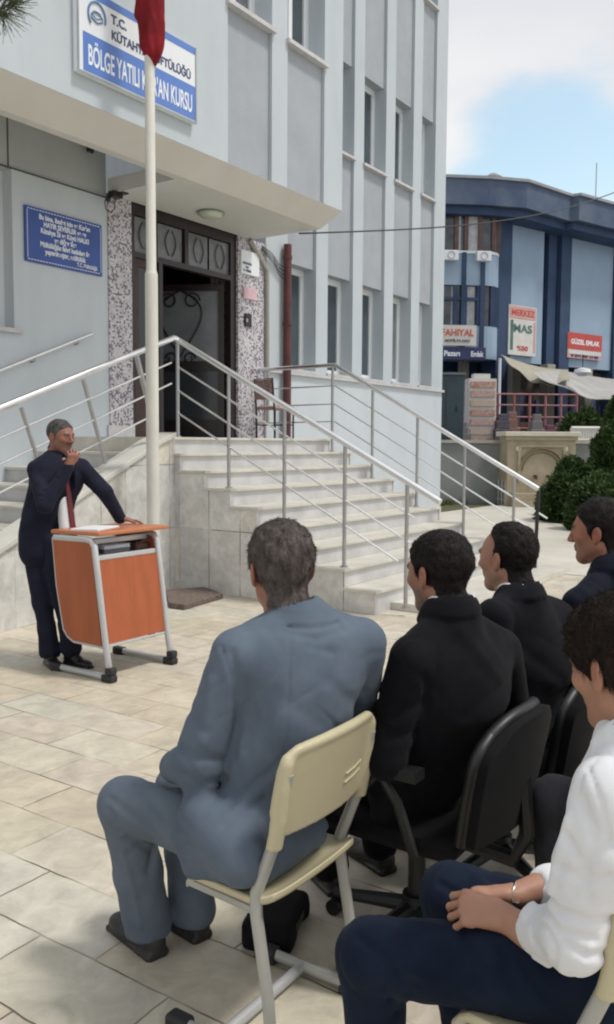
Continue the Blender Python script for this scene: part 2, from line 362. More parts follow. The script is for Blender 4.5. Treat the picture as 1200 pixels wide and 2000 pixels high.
def head_base(fat=0.):
    h = SDF()
    h.u(ell((0, -.014, .034), (.0755, .097, .084))).u(ell((0, .028, .0), (.064+fat*.5, .069, .078)), .03)
    h.u(ell((0, .028, -.055), (.052+fat, .058, .052)), .03)
    return h
def head_sdf(fat=0., nose=1., beard=0.):
    h = head_base(fat)
    h.u(ell((0, .064, -.094), (.025, .023, .020)), .025)
    for s in (-1, 1):
        h.u(seg((s*(.052+fat), -.004, -.052), (s*.012, .062, -.098), .017, .016), .03)
        h.u(ell((s*.040, .066, -.018), (.022, .02, .019)), .02)
    h.u(seg((-.034, .0865, .024), (.034, .0865, .024), .0105), .014)
    for s in (-1, 1):
        h.cut(ell((s*.031, .106, .005), (.019, .018, .012)), .012)
        h.u(ell((s*.031, .0815, .004), (.0145, .0125, .0105)), .003)
    h.u(seg((0, .092, .018), (0, .113*nose, -.026), .0085, .0115), .011)
    for s in (-1, 1): h.u(ell((s*.0125, .1015, -.030), (.0085, .0105, .0075)), .005)
    h.u(seg((-.017, .0885, -.052), (.017, .0885, -.052), .0062), .008).u(seg((-.015, .0865, -.064), (.015, .0865, -.064), .0068), .008)
    h.cut(seg((-.023, .0975, -.0578), (.023, .0975, -.0578), .0022), .003)
    h.u(seg((0, -.02, -.05), (0, -.048, -.175), .055+fat, .060+fat), .025)
    for s in (-1, 1):
        Re = A([[1, s*.35, 0], [-s*.35, 1, .18], [0, -.18, 1]]); Re = A([unit(q) for q in Re])
        h.u(ell((s*(.079+fat*.3), -.008, -.004), (.0075, .0195, .031), Re), .006)
        h.u(ell((s*(.075+fat*.3), -.002, -.028), (.007, .010, .012), Re), .005)
        h.cut(ell((s*(.088+fat*.3), -.002, .000), (.0075, .010, .016), Re), .005)
    return h
# hairlines: y limit (front edge of the hair) as a function of height z in head space
HAIRLINES = {
    'short': ([-.2, -.092, -.088, -.03, -.025, .0, .03, .05, .075, .09, .2], [-.2, -.2, -.045, -.028, .012, .026, .034, .052, .080, .092, .1]),
    'receding': ([-.2, -.092, -.088, -.03, -.025, .0, .03, .05, .072, .095, .2], [-.2, -.2, -.045, -.028, .006, .014, .008, .002, .010, .038, .05]),
    'fringe': ([-.2, -.092, -.088, -.03, -.025, .0, .02, .045, .06, .075, .2], [-.2, -.2, -.045, -.028, .010, .030, .060, .090, .12, .14, .15]),
}
def hair_sdf(style, t, fat, seed, rough_amp=.004, neck=None):
    h = head_base(fat); zs, ys = HAIRLINES[style]
    h.u(seg((0, -.02, -.05), (0, -.048, -.175), .055+fat, .060+fat), .025)
    if neck is not None: h.u(neck, .02)
    base = h
    def f(P):
        d = base(P); z = P[:, 2]
        y0 = np.interp(z, zs, ys)
        thick = t*(.30+.70*np.clip((z+.06)/.12, 0, 1)) + t*.5*np.clip((z-.06)/.05, 0, 1)
        thick = thick + np.clip((z+.085)/.03, .15, 1)*(rough_amp*2*vnoise(P*A([1, .55, .55])+seed, 95)+rough_amp*1.6*vnoise(P+seed*2, 36))
        edge = (P[:, 1]-y0)-.0018*2*vnoise(P+seed, 110)
        # thins towards its edge instead of ending in a step
        thick = thick*np.clip(-edge/.012, 0.0, 1)**.35
        # clear the ears
        ear = np.sqrt(((np.abs(P[:, 0])-.084)/.020)**2+((P[:, 1]+.004)/.021)**2+((P[:, 2]+.004)/.031)**2)
        thick = np.where(ear < 1.15, np.minimum(thick, .002), thick)
        return np.where(edge > 0, np.maximum(d-.0005+edge, .002), d-thick)
    f.bb = (A([-.11, -.15, -.14]), A([.11, .15, .15]))
    return SDF().u(f)
def hair_mat(name, c1, c2, rough=.55):
    return mat(name, c1, rough, vscale=60, bump=.6, bscale=170, col2=c2, spec=.18, stretch=(1, 1, .45))
def strands(V, F, R, c, sc, n, ln, wd, seed, lift=.35, messy=.4):
    """thin tapering hairs growing out of the hair surface, combed back and down"""
    rg = np.random.default_rng(seed); F = np.asarray(F); fi = rg.integers(0, len(F), n); w = rg.dirichlet((1, 1, 1, 1), n)
    P = (V[F[fi]]*w[:, :, None]).sum(1)
    e1 = V[F[fi, 2]]-V[F[fi, 0]]; e2 = V[F[fi, 3]]-V[F[fi, 1]]; N_ = np.cross(e1, e2); N_ /= np.linalg.norm(N_, axis=1)[:, None]+1e-9
    loc = (P-c)@R.T; flow = np.zeros_like(P)
    fl = np.stack([loc[:, 0]*3+.15, -.6+0*loc[:, 1], -np.clip(.9-loc[:, 2]*9, .05, 1.2)], 1)
    flow = fl@R+messy*rg.normal(size=P.shape); flow -= (flow*N_).sum(1)[:, None]*N_; flow /= np.linalg.norm(flow, axis=1)[:, None]+1e-9
    sd = np.cross(flow, N_); L_ = ln*(.5+rg.random(n))*sc; VV = []; 
    p0 = P-N_*.002; p1 = P+flow*(L_*.5)[:, None]+N_*(L_*lift*.35)[:, None]; p2 = P+flow*L_[:, None]+N_*(L_*lift*.25)[:, None]
    VV = np.stack([p0-sd*wd, p0+sd*wd, p1-sd*wd*.8, p1+sd*wd*.8, p2], 1).reshape(-1, 3); b = np.arange(n)*5
    FF = [tuple(q) for q in np.stack([b, b+1, b+3, b+2], 1)]+[tuple(q) for q in np.stack([b+2, b+3, b+4], 1)]
    return VV, FF

def hand_prims(wr, fwd, pn, th, curls, tc=(.5, .3), sc=1., spread=.10):
    """palm, five fingers; pn = side the palm faces, th = direction the thumb leaves to. Returns list of (prim, k)"""
    wr = A(wr, float); fwd = unit(fwd); pn = unit(A(pn)-fwd*(A(pn)@fwd)); lat = unit(np.cross(pn, fwd)); lat = lat if lat@A(th) > 0 else -lat
    P = []; kn = wr+fwd*.088*sc
    P.append((seg(wr, wr+fwd*.03*sc, .026*sc, .028*sc, pn, 1.35), .01))
    P.append((seg(wr+fwd*.02*sc+lat*.012*sc, kn+lat*.022*sc-fwd*.01*sc, .018*sc, .0165*sc, pn, 1.15), .012))
    P.append((seg(wr+fwd*.02*sc-lat*.012*sc, kn-lat*.022*sc-fwd*.018*sc, .018*sc, .0155*sc, pn, 1.15), .012))
    P.append((seg(wr+fwd*.03*sc, kn-fwd*.012*sc, .018*sc, .0165*sc, pn, 1.15), .012))
    Ls = [(.040, .026, .021), (.045, .029, .022), (.041, .027, .021), (.032, .021, .019)]; rs = [.0088, .0092, .0087, .0078]
    for i in range(4):
        off = (.030-.020*i)*sc; p = kn+lat*off-fwd*(0, 0, .004, .013)[i]*sc; base = unit(fwd+lat*spread*(1.5-i)); a = 0
        P.append((seg(p-fwd*.012*sc, p, rs[i]*1.15*sc), .008))
        for j in range(3):
            a += curls[i][j]; d = base*math.cos(a)+pn*math.sin(a); q = p+d*Ls[i][j]*sc
            P.append((seg(p, q, rs[i]*(1.0-.1*j)*sc, rs[i]*(.93-.11*j)*sc), .0035)); p = q
    p = wr+fwd*.022*sc+lat*.022*sc; a0, b0 = tc; d = unit(fwd*math.cos(a0)*.9+lat*math.sin(a0)+pn*b0); q = p+d*.042*sc
    P.append((seg(p, q, .0145*sc, .0115*sc), .012)); d2 = unit(d+fwd*.35+pn*.15-lat*.15); q2 = q+d2*.034*sc; P.append((seg(q, q2, .011*sc, .0098*sc), .004))
    d3 = unit(d2+fwd*.25-lat*.1); P.append((seg(q2, q2+d3*.022*sc, .0098*sc, .0082*sc), .003))
    return P
def sd_from(P):
    s = SDF()
    for p, k in P: s.u(p, k)
    return s
def merge(ms):
    V = []; F = []; n = 0; C_ = []
    for v, f, c in ms: V.append(v); F += [tuple(int(i)+n for i in q) for q in f]; n += len(v); C_.append(c)
    return np.concatenate(V), F, np.concatenate(C_)

def skin_colours(V, S):
    c = np.tile(A(S['skin'], float), (len(V), 1)); R = S['R']; q = (V-S['head'])@R.T/S['hs']; x, y, z = np.abs(q[:, 0]), q[:, 1], q[:, 2]
    def blend(m_, col): m_ = np.clip(m_, 0, 1)[:, None]; c[:] = c*(1-m_)+A(col)*m_
    g = lambda cx, cy, cz, r: np.exp(-(((x-cx)**2+(y-cy)**2+(z-cz)**2)/r**2))
    inh = (np.abs(z) < .2)*(np.abs(y) < .2)*(x < .2)
    base = A(S['skin']); red = base*A([1.12, .78, .74])
    blend((g(.04, .085, -.022, .022)+g(0, .112, -.024, .016)+g(.08, -.005, 0, .03)*.9)*.55*inh, red)
    nz = vnoise(V, 400)
    st = S.get('stubble', 0)
    if st: blend(st*inh*(.75+.6*nz)*np.clip((-.030-z)/.02, 0, 1)*np.clip((z+.125)/.02, 0, 1)*np.clip((y+.015)/.03, 0, 1), S.get('beardcol', (.09, .07, .06)))
    blend(inh*1.5*np.exp(-((z+.058)/.010)**2)*np.clip((.024-x)/.006, 0, 1)*(y > .08)*.6, base*A([.85, .5, .5]))
    if S.get('moustache'): blend(inh*1.6*np.exp(-((z+.044)/.0085)**2)*np.clip((.034-x)/.01, 0, 1)*(y > .072), S['haircol'])
    blend(inh*1.4*np.exp(-((z-.026-.06*np.minimum(x-.03, 0))/.006)**2)*np.clip((.050-x)/.008, 0, 1)*np.clip((x-.010)/.006, 0, 1)*(y > .06), A(S['haircol'])*1.2)
    e = inh*np.exp(-(((x-.031)/.012)**2+((z-.004)/.0042)**2)**2)*(y > .075); blend(e*1.2, (.35, .30, .27)); blend(inh*(np.exp(-(((x-.031)/.0058)**2+((z-.004)/.0055)**2)**2))*(y > .075), (.02, .014, .01))
    blend(inh*.55*np.exp(-((z-.0105)/.0022)**2)*np.exp(-((x-.031)/.014)**4)*(y > .07), base*.35)
    c *= (1+.10*vnoise(V, 60)+.06*nz)[:, None]
    return np.clip(c, 0, 1)

def onto(s, pts, n=5):
    """drop a polyline onto the surface of a field by walking outwards from the eye through each point"""
    q = []
    for a, b in zip(pts[:-1], pts[1:]): q += [a*(1-i/n)+b*i/n for i in range(n)]
    q = A(q+[pts[-1]]); d = q-CAM; L_ = np.linalg.norm(d, axis=1); d /= L_[:, None]; t = L_*.70
    for _ in range(30): t += np.clip(s(CAM+d*t[:, None]), -.02, .06)*.85
    ok = t < L_*1.5; return list((CAM+d*t[:, None])[ok]) if ok.sum() > 1 else list(q)
def person(S):
    """S: joints in world space and looks. One mesh body (head, neck, limbs, hands) with hair, clothing and shoes as children."""
    R = frame(S['yaw'], S.get('pitch', 0), S.get('roll', 0)); S['R'] = R; hs = S['hs']; c = S['head']; fat = S.get('fat', 0)
    ms = []
    hd = SDF().u(Loc(head_sdf(fat, S.get('nose', 1.)), c, R, hs, .2)); nb = A(S['neck'])
    hd.u(seg(c+R.T@A([0, -.035, -.10])*hs, nb-A([0, 0, .02])+unit(R[1]*A([1, 1, 0]))*.008, (.055+fat)*hs, .050*hs), .02)
    lo, hi = c-.15*hs, c+.15*hs; lo = np.minimum(lo, nb-.05)
    V, F = hd.mesh(S.get('hres', .0035), (lo, hi)); ms.append((V, F, skin_colours(V, S)))
    core = SDF(); B = S['J']
    core.u(seg(B['pel'], B['chest'], .07, .07), .02).u(seg(B['chest'], nb-A([0, 0, .05]), .06, .025), .01).u(seg(B['shL'], B['shR'], .022), .01)
    for s in 'LR':
        core.u(chain([B['sh'+s], B['el'+s], B['wr'+s]], [.035, .032, .024]), .01)
        core.u(chain([B['hip'+s], B['kn'+s], B['an'+s]], [.06, .045, .03]), .02)
    V, F = core.mesh(.014); ms.append((V, F, np.tile(A(S['skin']), (len(V), 1))))
    for P in S.get('hands', []):
        V, F = sd_from(P).mesh(S.get('handres', .0032)); ms.append((V, F, skin_colours(V, dict(S, moustache=None, stubble=0))))
    if 'skinfore' in S:
        for P in S['skinfore']:
            V, F = sd_from(P).mesh(.004); ms.append((V, F, skin_colours(V, dict(S, moustache=None, stubble=0))))
    V, F, C_ = merge(ms)
    org = A([B['pel'][0], B['pel'][1], 0.])
    body = mesh_obj('person', V-org, F, SKIN, None, True, C_); body.location = org; tag(body, S['label'], 'person', S.get('group'))
    def part(name, V, F, M): o = mesh_obj(name, np.asarray(V)-org, F, M, body, True); return o
    hf = SDF().u(Loc(hair_sdf(S['hair'], S.get('hairt', .009), fat, S.get('seed', 1)*3.1, S.get('hrough', .003), seg((0, -.035, -.10), R@(nb-A([0, 0, .02])+unit(R[1]*A([1, 1, 0]))*.008-c)/hs, .055+fat, .050)), c, R, hs, .16))
    V, F = hf.mesh(S.get('hairres', .0032), (c-.15*hs, c+.15*hs), smooth=0)
    o = part('hair', V, F, S['hairmat'])
    if S.get('nstrand'):
        up = ((V-c)@R.T); Fa = np.asarray(F); 
        lc = up[Fa[:, 0]]; keep = lc[:, 1] < np.interp(lc[:, 2]/hs, *HAIRLINES[S['hair']])*hs-.008
        V2, F2 = strands(V, Fa[keep], R, c, hs, S['nstrand'], S.get('slen', .018), S.get('swid', .0007), S.get('seed', 1), S.get('lift', .3), S.get('messy', .35))
        n = len(V); F = [tuple(int(i) for i in q) for q in F]+[tuple(int(i)+n for i in q) for q in F2]; V = np.concatenate([V, V2])
        me = o.data; bpy.data.objects.remove(o); o = part('hair', V, F, S['hairmat'])
    # trousers
    tr = SDF(); ft = S.get('tf', 1.)
    pz = azv(S.get('paz', 90)); tr.u(seg(B['hipL'], B['hipR'], .108*ft, None, pz, 1.1), .02).u(seg(B['pel'], B['pel']+A([0, 0, .10]), .135, .13, pz, 1.35), .04)
    for s in 'LR':
        hp, kn, an = A(B['hip'+s], float), A(B['kn'+s], float), A(B['an'+s], float)
        tr.u(seg(hp, kn, .102*ft, .078*ft), .035); tr.u(seg(kn, kn*.45+an*.55, .076*ft, .066*ft), .03); tr.u(seg(kn*.45+an*.55, an+A([0, 0, -.01]), .066*ft, S.get('cuff', .066)*ft), .03)
        # folds behind the knee and along the shin
        bk = unit((hp-kn)+(an-kn)); sd = unit(np.cross(hp-kn, an-kn)+1e-6)
        for q, w_, d_ in ((.0, .010, .010), (.05, .009, .007), (-.045, .009, .006)):
            cpt = kn+bk*.06+unit(an-kn)*q; tr.fold([cpt-sd*.07+unit(an-kn)*.03, cpt+bk*.02, cpt+sd*.07+unit(hp-kn)*.02], w_, d_)
        for q in (.25, .5, .78):
            cpt = kn*(1-q)+an*q; tr.fold([cpt-sd*.06-bk*.03, cpt+bk*.04+unit(an-kn)*.06], .013, .006)
        for q in (.12, .25):
            cpt = hp*q+kn*(1-q); tr.fold([cpt-sd*.05, cpt+sd*.06+unit(hp-kn)*.07], .011, -.004)
        tr.cut(half(an+unit(an-kn)*.012, -unit(an-kn)), .004) if False else None
    tr.noise(9, .007, (1, 1, .5)).noise(26, .0022, (1, 1, .55), 11)
    def ridged_t(P):
        W = P+.04*np.stack([vnoise(P, 7), vnoise(P+9, 7), vnoise(P+18, 7)], 1); n1 = 1-np.minimum(1, np.abs(vnoise(W*A([1, 1, .45])+3, 11))*7); return .0055*n1*n1*np.clip(vnoise(P+7, 5)*3+.5, 0, 1)
    tr.disp.append(ridged_t)
    for g in S.get('trfold', []): tr.fold(onto(tr, g[0]), g[1], g[2])
    tr.isect(lambda P: .055-P[:, 2], .004) if S.get('trfloor', True) else None
    V, F = tr.mesh(S.get('trres', .008)); part('trousers', V, F, S['trmat'])
    # shoes and socks
    for s in 'LR':
        an, toe = A(B['an'+s], float), A(B['toe'+s], float); f = unit((toe-an)*A([1, 1, 0])); g = A([an[0], an[1], 0.]); l = A([-f[1], f[0], 0]); L_ = .275*S.get('shoe', 1.); he = g-f*.065
        sh = SDF(); up = A([0, 0, 1.])
        sh.u(ell(he+f*.035+up*.045, (.036, .042, .055), A([l, f, up]))).u(ell(he+f*.10+up*.045, (.038, .07, .052), A([l, f, up])), .02)
        sh.u(ell(he+f*(L_-.085)+up*.028, (.049, .085, .034), A([l, f, up])), .03)
        sh.isect(lambda P: .004-P[:, 2], .003)
        sh.u(SDFbox(he+f*(L_/2-.002)+up*.009, (.034, L_/2-.018, .002), A([l, f, up]), .008), .003).u(SDFbox(he+f*.035+up*.014, (.026, .024, .008), A([l, f, up]), .008), .003)
        sh.fold([he+f*(L_-.10)-l*.05+up*.05, he+f*(L_-.105)+up*.07, he+f*(L_-.10)+l*.05+up*.05], .006, .003)
        sh.fold([he+f*.115+up*.10, he+f*.16+up*.075], .02, .004)
        V, F = sh.mesh(S.get('shoeres', .006)); part('shoe', V, F, S['shoemat'])
        sk = SDF().u(seg(g+up*.07, an+up*.06, .037, .042)); V, F = sk.mesh(.010); part('sock', V, F, S['sockmat'])
    # top
    tp = SDF(); fd, rt = azv(S['taz']), A([azv(S['taz'])[1], -azv(S['taz'])[0], 0]); w = S.get('tw', 1.)
    pel, ch = A(B['pel'], float), A(B['chest'], float); mid = (pel*.5+ch*.5)
    tp.u(seg(pel, mid, .160*w, .160*w, azv(S.get('paz', 90)), 1.38)).u(seg(mid, ch, .160*w, .185*w, fd, 1.45), .06)
    tp.u(seg(A(B['shL'])*.85+A(B['shR'])*.15, A(B['shR'])*.85+A(B['shL'])*.15, .068*w, None, fd, 1.0), .05)
    for s in 'LR':
        tp.u(seg(nb-A([0, 0, .045]), A(B['sh'+s])+A([0, 0, .012]), .052, .056), .035)
        tp.u(ell(ch+(A(B['sh'+s])-ch)*.45-A([0, 0, .02]), (.10, .085, .12), A([rt, fd, [0, 0, 1]])), .05)
        up_r, el_r, wr_r = S.get('arm', (.068, .060, .046))
        tp.u(seg(B['sh'+s], B['el'+s], up_r, el_r), .016).u(seg(B['el'+s], B['wr'+s], el_r, wr_r), .018)
        sh_, el, wr = A(B['sh'+s]), A(B['el'+s]), A(B['wr'+s]); ax = unit(wr-el); ua = unit(el-sh_); sd = unit(np.cross(ua, ax)+1e-6); inn = unit(ax-ua)
        for q in (-.035, .0, .035):
            cp = el+inn*.05+ua*q*.6-ax*q*.6; tp.fold([cp-sd*.06, cp+inn*.01, cp+sd*.06], .009, .008)
        for q in (.35, .62):
            cp = sh_*(1-q)+el*q; tp.fold([cp-sd*.07+inn*.02, cp+sd*.07+ua*.07], .012, .005)
        cp = el*.5+wr*.5; tp.fold([cp-sd*.05, cp+sd*.05+ax*.05], .011, .005)
        # armhole seam
        tp.fold([sh_+A([0, 0, .075])+(ch-sh_)*A([.12, .12, 0]), sh_+(ch-sh_)*.25-fd*.085, sh_+(ch-sh_)*.3-fd*.07-A([0, 0, .16])], .005, .0025)
    for p, k in S.get('topx', []): tp.u(p, k)
    na = S.get('wr', .45); Rn = A([[.8, .6, 0], [-.42, .56, .71], [.42, -.57, .70]]); tp.noise(5, .011*na, (1, 1, 1.5), 3.).noise(11, .0075*na, (1, .45, 1.2), 9, Rn).noise(17, .0042*na, (.4, 1, 1), 19, Rn.T).noise(34, .0016*na, (1, 1, 1), 5)
    rw = S.get('ridge', .0035)
    def ridged(P):
        W = P+.05*np.stack([vnoise(P, 7), vnoise(P+9, 7), vnoise(P+18, 7)], 1)
        n1 = 1-np.minimum(1, np.abs(vnoise((W@Rn.T)*A([1, .35, 1.0])+3, 9))*7); n2 = 1-np.minimum(1, np.abs(vnoise((W@Rn)*A([.4, 1, 1.1])+31, 12))*7)
        msk = np.clip(vnoise(P+77, 4)*3+.55, 0, 1); nk_ = np.clip((np.sqrt(((P-nb)**2).sum(1))-.11)/.06, 0, 1); return nk_*rw*(n1*n1*msk+.6*n2*n2*(1-msk))
    tp.disp.append(ridged)
    tp.u(seg(nb-unit(c-nb)*.030, ch, .078+fat, .12, fd, 1.0), .04)
    for g in S.get('topfold', []): tp.fold(onto(tp, g[0]), g[1], g[2])
    # neck opening, then the collar standing round it
    hp = c+R.T@A([0, -.050, -.03])*hs; nx = unit(hp-nb)
    def ring(h, r, a0, a1, n=26, drop=.04, lift=0.):
        pts = []
        for i in range(n+1):
            a = math.radians(a0+(a1-a0)*i/n); pts.append(nb+nx*h+rt*math.cos(a)*r+fd*math.sin(a)*(r*1.08)-A([0, 0, 1])*(drop*max(0, math.sin(a))**1.3-lift*max(0, -math.sin(a))))
        return pts
    cr = (.0635+fat)
    if S.get('collar', True):
        for h_, r_, q_ in (S.get('collarspec') or ((-.024, cr+.023, .0070), (-.014, cr+.019, .0070), (-.005, cr+.015, .0070), (.004, cr+.011, .0065), (.012, cr+.007, .0060))):
            R_ = ring(h_, r_, -212, 32, 26, .075); tp.u(polyl(R_, [q_]*len(R_)), .010)
        R_ = ring(-.030, cr+.044, -225, 45); tp.disp.append((lambda P, ps=[seg(R_[i], R_[i+1], 0, 0) for i in range(0, len(R_)-1)]: .009*np.exp(-(np.min([p(P) for p in ps], 0)/.007)**2)))
    tp.cut(seg(nb+nx*.030, nb+nx*.16, cr-.006, cr+.012), .004)
    if S.get('vee'):                    # open front: lapels and shirt show
        for p, k in S['vee']: tp.cut(p, k)
    for p, k in S.get('topcut', []): tp.cut(p, k)
    V, F = tp.mesh(S.get('topres', .0075), smooth=2); top = part(S.get('topname', 'jacket'), V, F, S['topmat'])
    if S.get('shirtmat'):
        sc_ = SDF(); R1_ = ring(.006, cr+.001, -270, 90, 30, .036); R2_ = ring(.018, cr-.001, -262, 82, 30, .036)
        sc_.u(polyl(R1_, [.0065]*len(R1_)), .012).u(polyl(R2_, [.0062]*len(R2_)), .012); V, F = sc_.mesh(.0038); part('shirt_collar', V, F, S['shirtmat'])
    S['body'] = body; S['part'] = part; S['org'] = org
    return body
def SDFbox(c, hx, R, r):
    c = A(c, float); hx = A(hx, float); R = A(R, float)
    def f(P):
        q = np.abs((P-c)@R.T)-hx; return np.sqrt((np.maximum(q, 0)**2).sum(1))+np.minimum(q.max(1), 0)-r
    m_ = hx.max()+r; f.bb = (c-m_, c+m_); return f
# ------------------------------------------------------------------ materials of the place
WALLP = mat('wall_paint', (.54, .59, .635), .8, var=.035, vscale=1.1, streak=.06, bump=.15, bscale=60)
PILP = mat('pillar_paint', (.475, .53, .57), .75, var=.03, vscale=1.3, streak=.05, bump=.1, bscale=60)
PANELP = mat('panel_paint', (.355, .385, .425), .85, var=.06, streak=.06, vscale=2.0, bump=.5, bscale=110)
SOFP = mat('soffit_paint', (.58, .59, .57), .85, var=.04, vscale=1.2)
DIMP = mat('old_wall_paint', (.42, .45, .46), .85, var=.06, vscale=1.6)  # darker and less blue than the wall below it
SILLM = mat('sill_marble', (.52, .52, .53), .5, var=.1, vscale=9)
PVC = mat('window_plastic', (.72, .75, .78), .4, var=.02)
GLASS = mat('dark_glass', (.055, .075, .09), .08, var=.3, vscale=.8, spec=.8)
GLASSC = mat('curtained_glass', (.16, .17, .17), .12, var=.25, vscale=1.4, spec=.8)
STEEL = mat('brushed_steel', (.80, .80, .81), .30, 1., var=.05, vscale=12)
STEELD = mat('dull_steel', (.42, .42, .43), .38, 1., var=.08, vscale=12)
RUST = mat('rust_paint', (.10, .028, .028), .6, var=.3, vscale=5)
POLEM = mat('pole_paint', (.62, .61, .56), .5, var=.08, vscale=2.5, stretch=(3, 3, 1), bump=.1, bscale=20)
BLACKP = mat('black_iron', (.015, .014, .016), .4, var=.3, vscale=9)
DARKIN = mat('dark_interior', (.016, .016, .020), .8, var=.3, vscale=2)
MARW = tile_mat('marble_cladding', 'S', 'Z', .42, .68, .0, [(.60, .60, .59), (.70, .69, .66), (.65, .65, .64), (.71, .66, .56), (.67, .67, .66)], (.16, .15, .13), .006, .35, .004, .22, .3, 2, .7)
MART = mat('marble_tread', (.56, .54, .48), .4, var=.12, vscale=4, bump=.12, bscale=30, detail=9)
MARR = mat('marble_riser', (.53, .53, .53), .35, var=.13, vscale=3.5, bump=.08, bscale=30, detail=9)
PAVE = tile_mat('plaza_slabs', 'Y', 'X', .56, .297, .43, [(.49, .445, .35), (.57, .52, .41), (.53, .465, .365), (.60, .555, .445), (.54, .52, .45), (.57, .495, .405), (.59, .56, .47)], (.12, .095, .065), .0042, .5, .018, .15, .5, 2, .7)
PATHM = mat('path_concrete', (.50, .48, .42), .7, var=.12, vscale=1.2, bump=.2, bscale=25, detail=9)
ASPH = mat('street_asphalt', (.11, .11, .115), .85, var=.2, vscale=.6)
CONC = mat('retaining_concrete', (.22, .23, .225), .85, var=.16, vscale=.9, bump=.3, bscale=10, detail=8)

def mosaic_mat():
    M = bpy.data.materials.new('mosaic_tiles'); M.use_nodes = True; nt = M.node_tree; N = nt.nodes; L = nt.links; b = N['Principled BSDF']; b.inputs['Roughness'].default_value = .3
    tc = N.new('ShaderNodeTexCoord'); v = N.new('ShaderNodeTexVoronoi'); v.inputs['Scale'].default_value = 42; v.inputs['Randomness'].default_value = .55; L.new(tc.outputs['Object'], v.inputs[0])
    cr = N.new('ShaderNodeValToRGB'); cr.color_ramp.interpolation = 'CONSTANT'; E_ = cr.color_ramp.elements
    E_[0].position = 0; E_[0].color = (.09, .09, .12, 1); E_[1].position = .28; E_[1].color = (.50, .47, .52, 1)
    for p, c in ((.5, (.62, .60, .62)), (.7, (.15, .14, .19)), (.78, (.45, .42, .47)), (.9, (.24, .20, .22))): e = E_.new(p); e.color = (*c, 1)
    L.new(v.outputs['Color'], cr.inputs[0])
    v2 = N.new('ShaderNodeTexVoronoi'); v2.feature = 'DISTANCE_TO_EDGE'; v2.inputs['Scale'].default_value = 42; v2.inputs['Randomness'].default_value = .55; L.new(tc.outputs['Object'], v2.inputs[0])
    mr = N.new('ShaderNodeMapRange'); mr.inputs[1].default_value = .03; mr.inputs[2].default_value = .09; L.new(v2.outputs[0], mr.inputs[0])
    mx = N.new('ShaderNodeMix'); mx.data_type = 'RGBA'; L.new(mr.outputs[0], mx.inputs[0]); mx.inputs[6].default_value = (.42, .40, .42, 1); L.new(cr.outputs[0], mx.inputs[7]); L.new(mx.outputs[2], b.inputs['Base Color'])
    return M
MOS = mosaic_mat()
def bx(x0, x1, y0, y1, z0, z1): return MB().box(x0, x1, y0, y1, z0, z1)
FY = 8.0; OY = 6.44; OX = 10.3; LZ = 1.656          # wall plane, overhang plane and end, landing height

# ------------------------------------------------------------------ ground
RW0, RW1 = at(865, 960, 'z', 0), None
rw_a = A([20.2, 11.0, 0]); rw_d = unit(A([1.19, -1.47, 0])); rw_n = A([-rw_d[1], rw_d[0], 0])*1.0     # retaining wall line
if rw_n@A([1, 0, 0]) < 0: rw_n = -rw_n
g = MB()
P = [(-60, -60), (60, -60), (60, 60), (-60, 60)]
g.add([(x, y, 0) for x, y in P], [(0, 1, 2, 3)]); o = g.build('ground', PAVE); tag(o, kind='structure')
# pale concrete path leading past the stairs to the fountain
p_ = [(10.62, 3.0), (14.5, -2), (26, -2), (26, 4), (23.6, 6.9), (22.2, 8.6), (18.0, 11.5), (16.9, 7.99), (10.62, 7.99)]
o = MB().prism([(x, y, .004) for x, y in p_], (0, 0, 0), (0, 0, .002)).build('path', PATHM); tag(o, kind='structure')
# upper street beyond the retaining wall
far = 700; q0 = rw_a-rw_d*60; q1 = rw_a+rw_d*120
g = MB().prism([q0+A([0, 0, 1.5])+rw_n*.02, q1+A([0, 0, 1.5])+rw_n*.02, q1+rw_n*far+A([0, 0, 1.5]), q0+rw_n*far+A([0, 0, 1.5])], (0, 0, 0), (0, 0, -1.6))
o = g.build('road', ASPH); tag(o, kind='structure')
RWo = empty('retaining_wall', rw_a, 0, 'low grey concrete retaining wall with a stone coping behind the fountain', 'wall')
def rel(mb, o): 
    l = A(o.location); mb.V = [tuple(A(v)-l) for v in mb.V]; return mb
def wallseg(a, b, z0, z1, t=.25, n=rw_n):
    a, b = A(a, float), A(b, float); return MB().prism([a+A([0, 0, z0]), b+A([0, 0, z0]), b+n*t+A([0, 0, z0]), a+n*t+A([0, 0, z0])], (0, 0, 0), (0, 0, z1-z0))
rel(wallseg(rw_a-rw_d*25, rw_a+rw_d*30, 0, 1.62), RWo).build('wall_body', CONC, RWo)
rel(wallseg(rw_a-rw_d*25-rw_n*.05, rw_a+rw_d*30-rw_n*.05, 1.62, 1.70, .35), RWo).build('coping', mat('coping_stone', (.40, .38, .33), .7, vscale=3), RWo)

# ------------------------------------------------------------------ school building
B_ = empty('office_building', (9, 8, 0), 0, 'white and grey building with vertical pillars and an overhanging upper floor above its entrance', 'building')
def bp(name, mb, M, parent=None, bevel=0, smooth=False):
    return rel(mb, B_).build(name, M, parent or B_, smooth, bevel)
TOP = 14.0
X1 = 16.80
bays = [(11.22, 12.02), (12.37, 13.17), (13.50, 14.28), (14.62, 15.35), (15.70, 16.30)]
pil = [(10.66, 11.22), (12.02, 12.37), (13.17, 13.50), (14.28, 14.62), (15.35, 15.70), (16.30, X1)]
storeys = [(2.75, 4.40), (6.46, 7.98), (10.15, 11.7)]
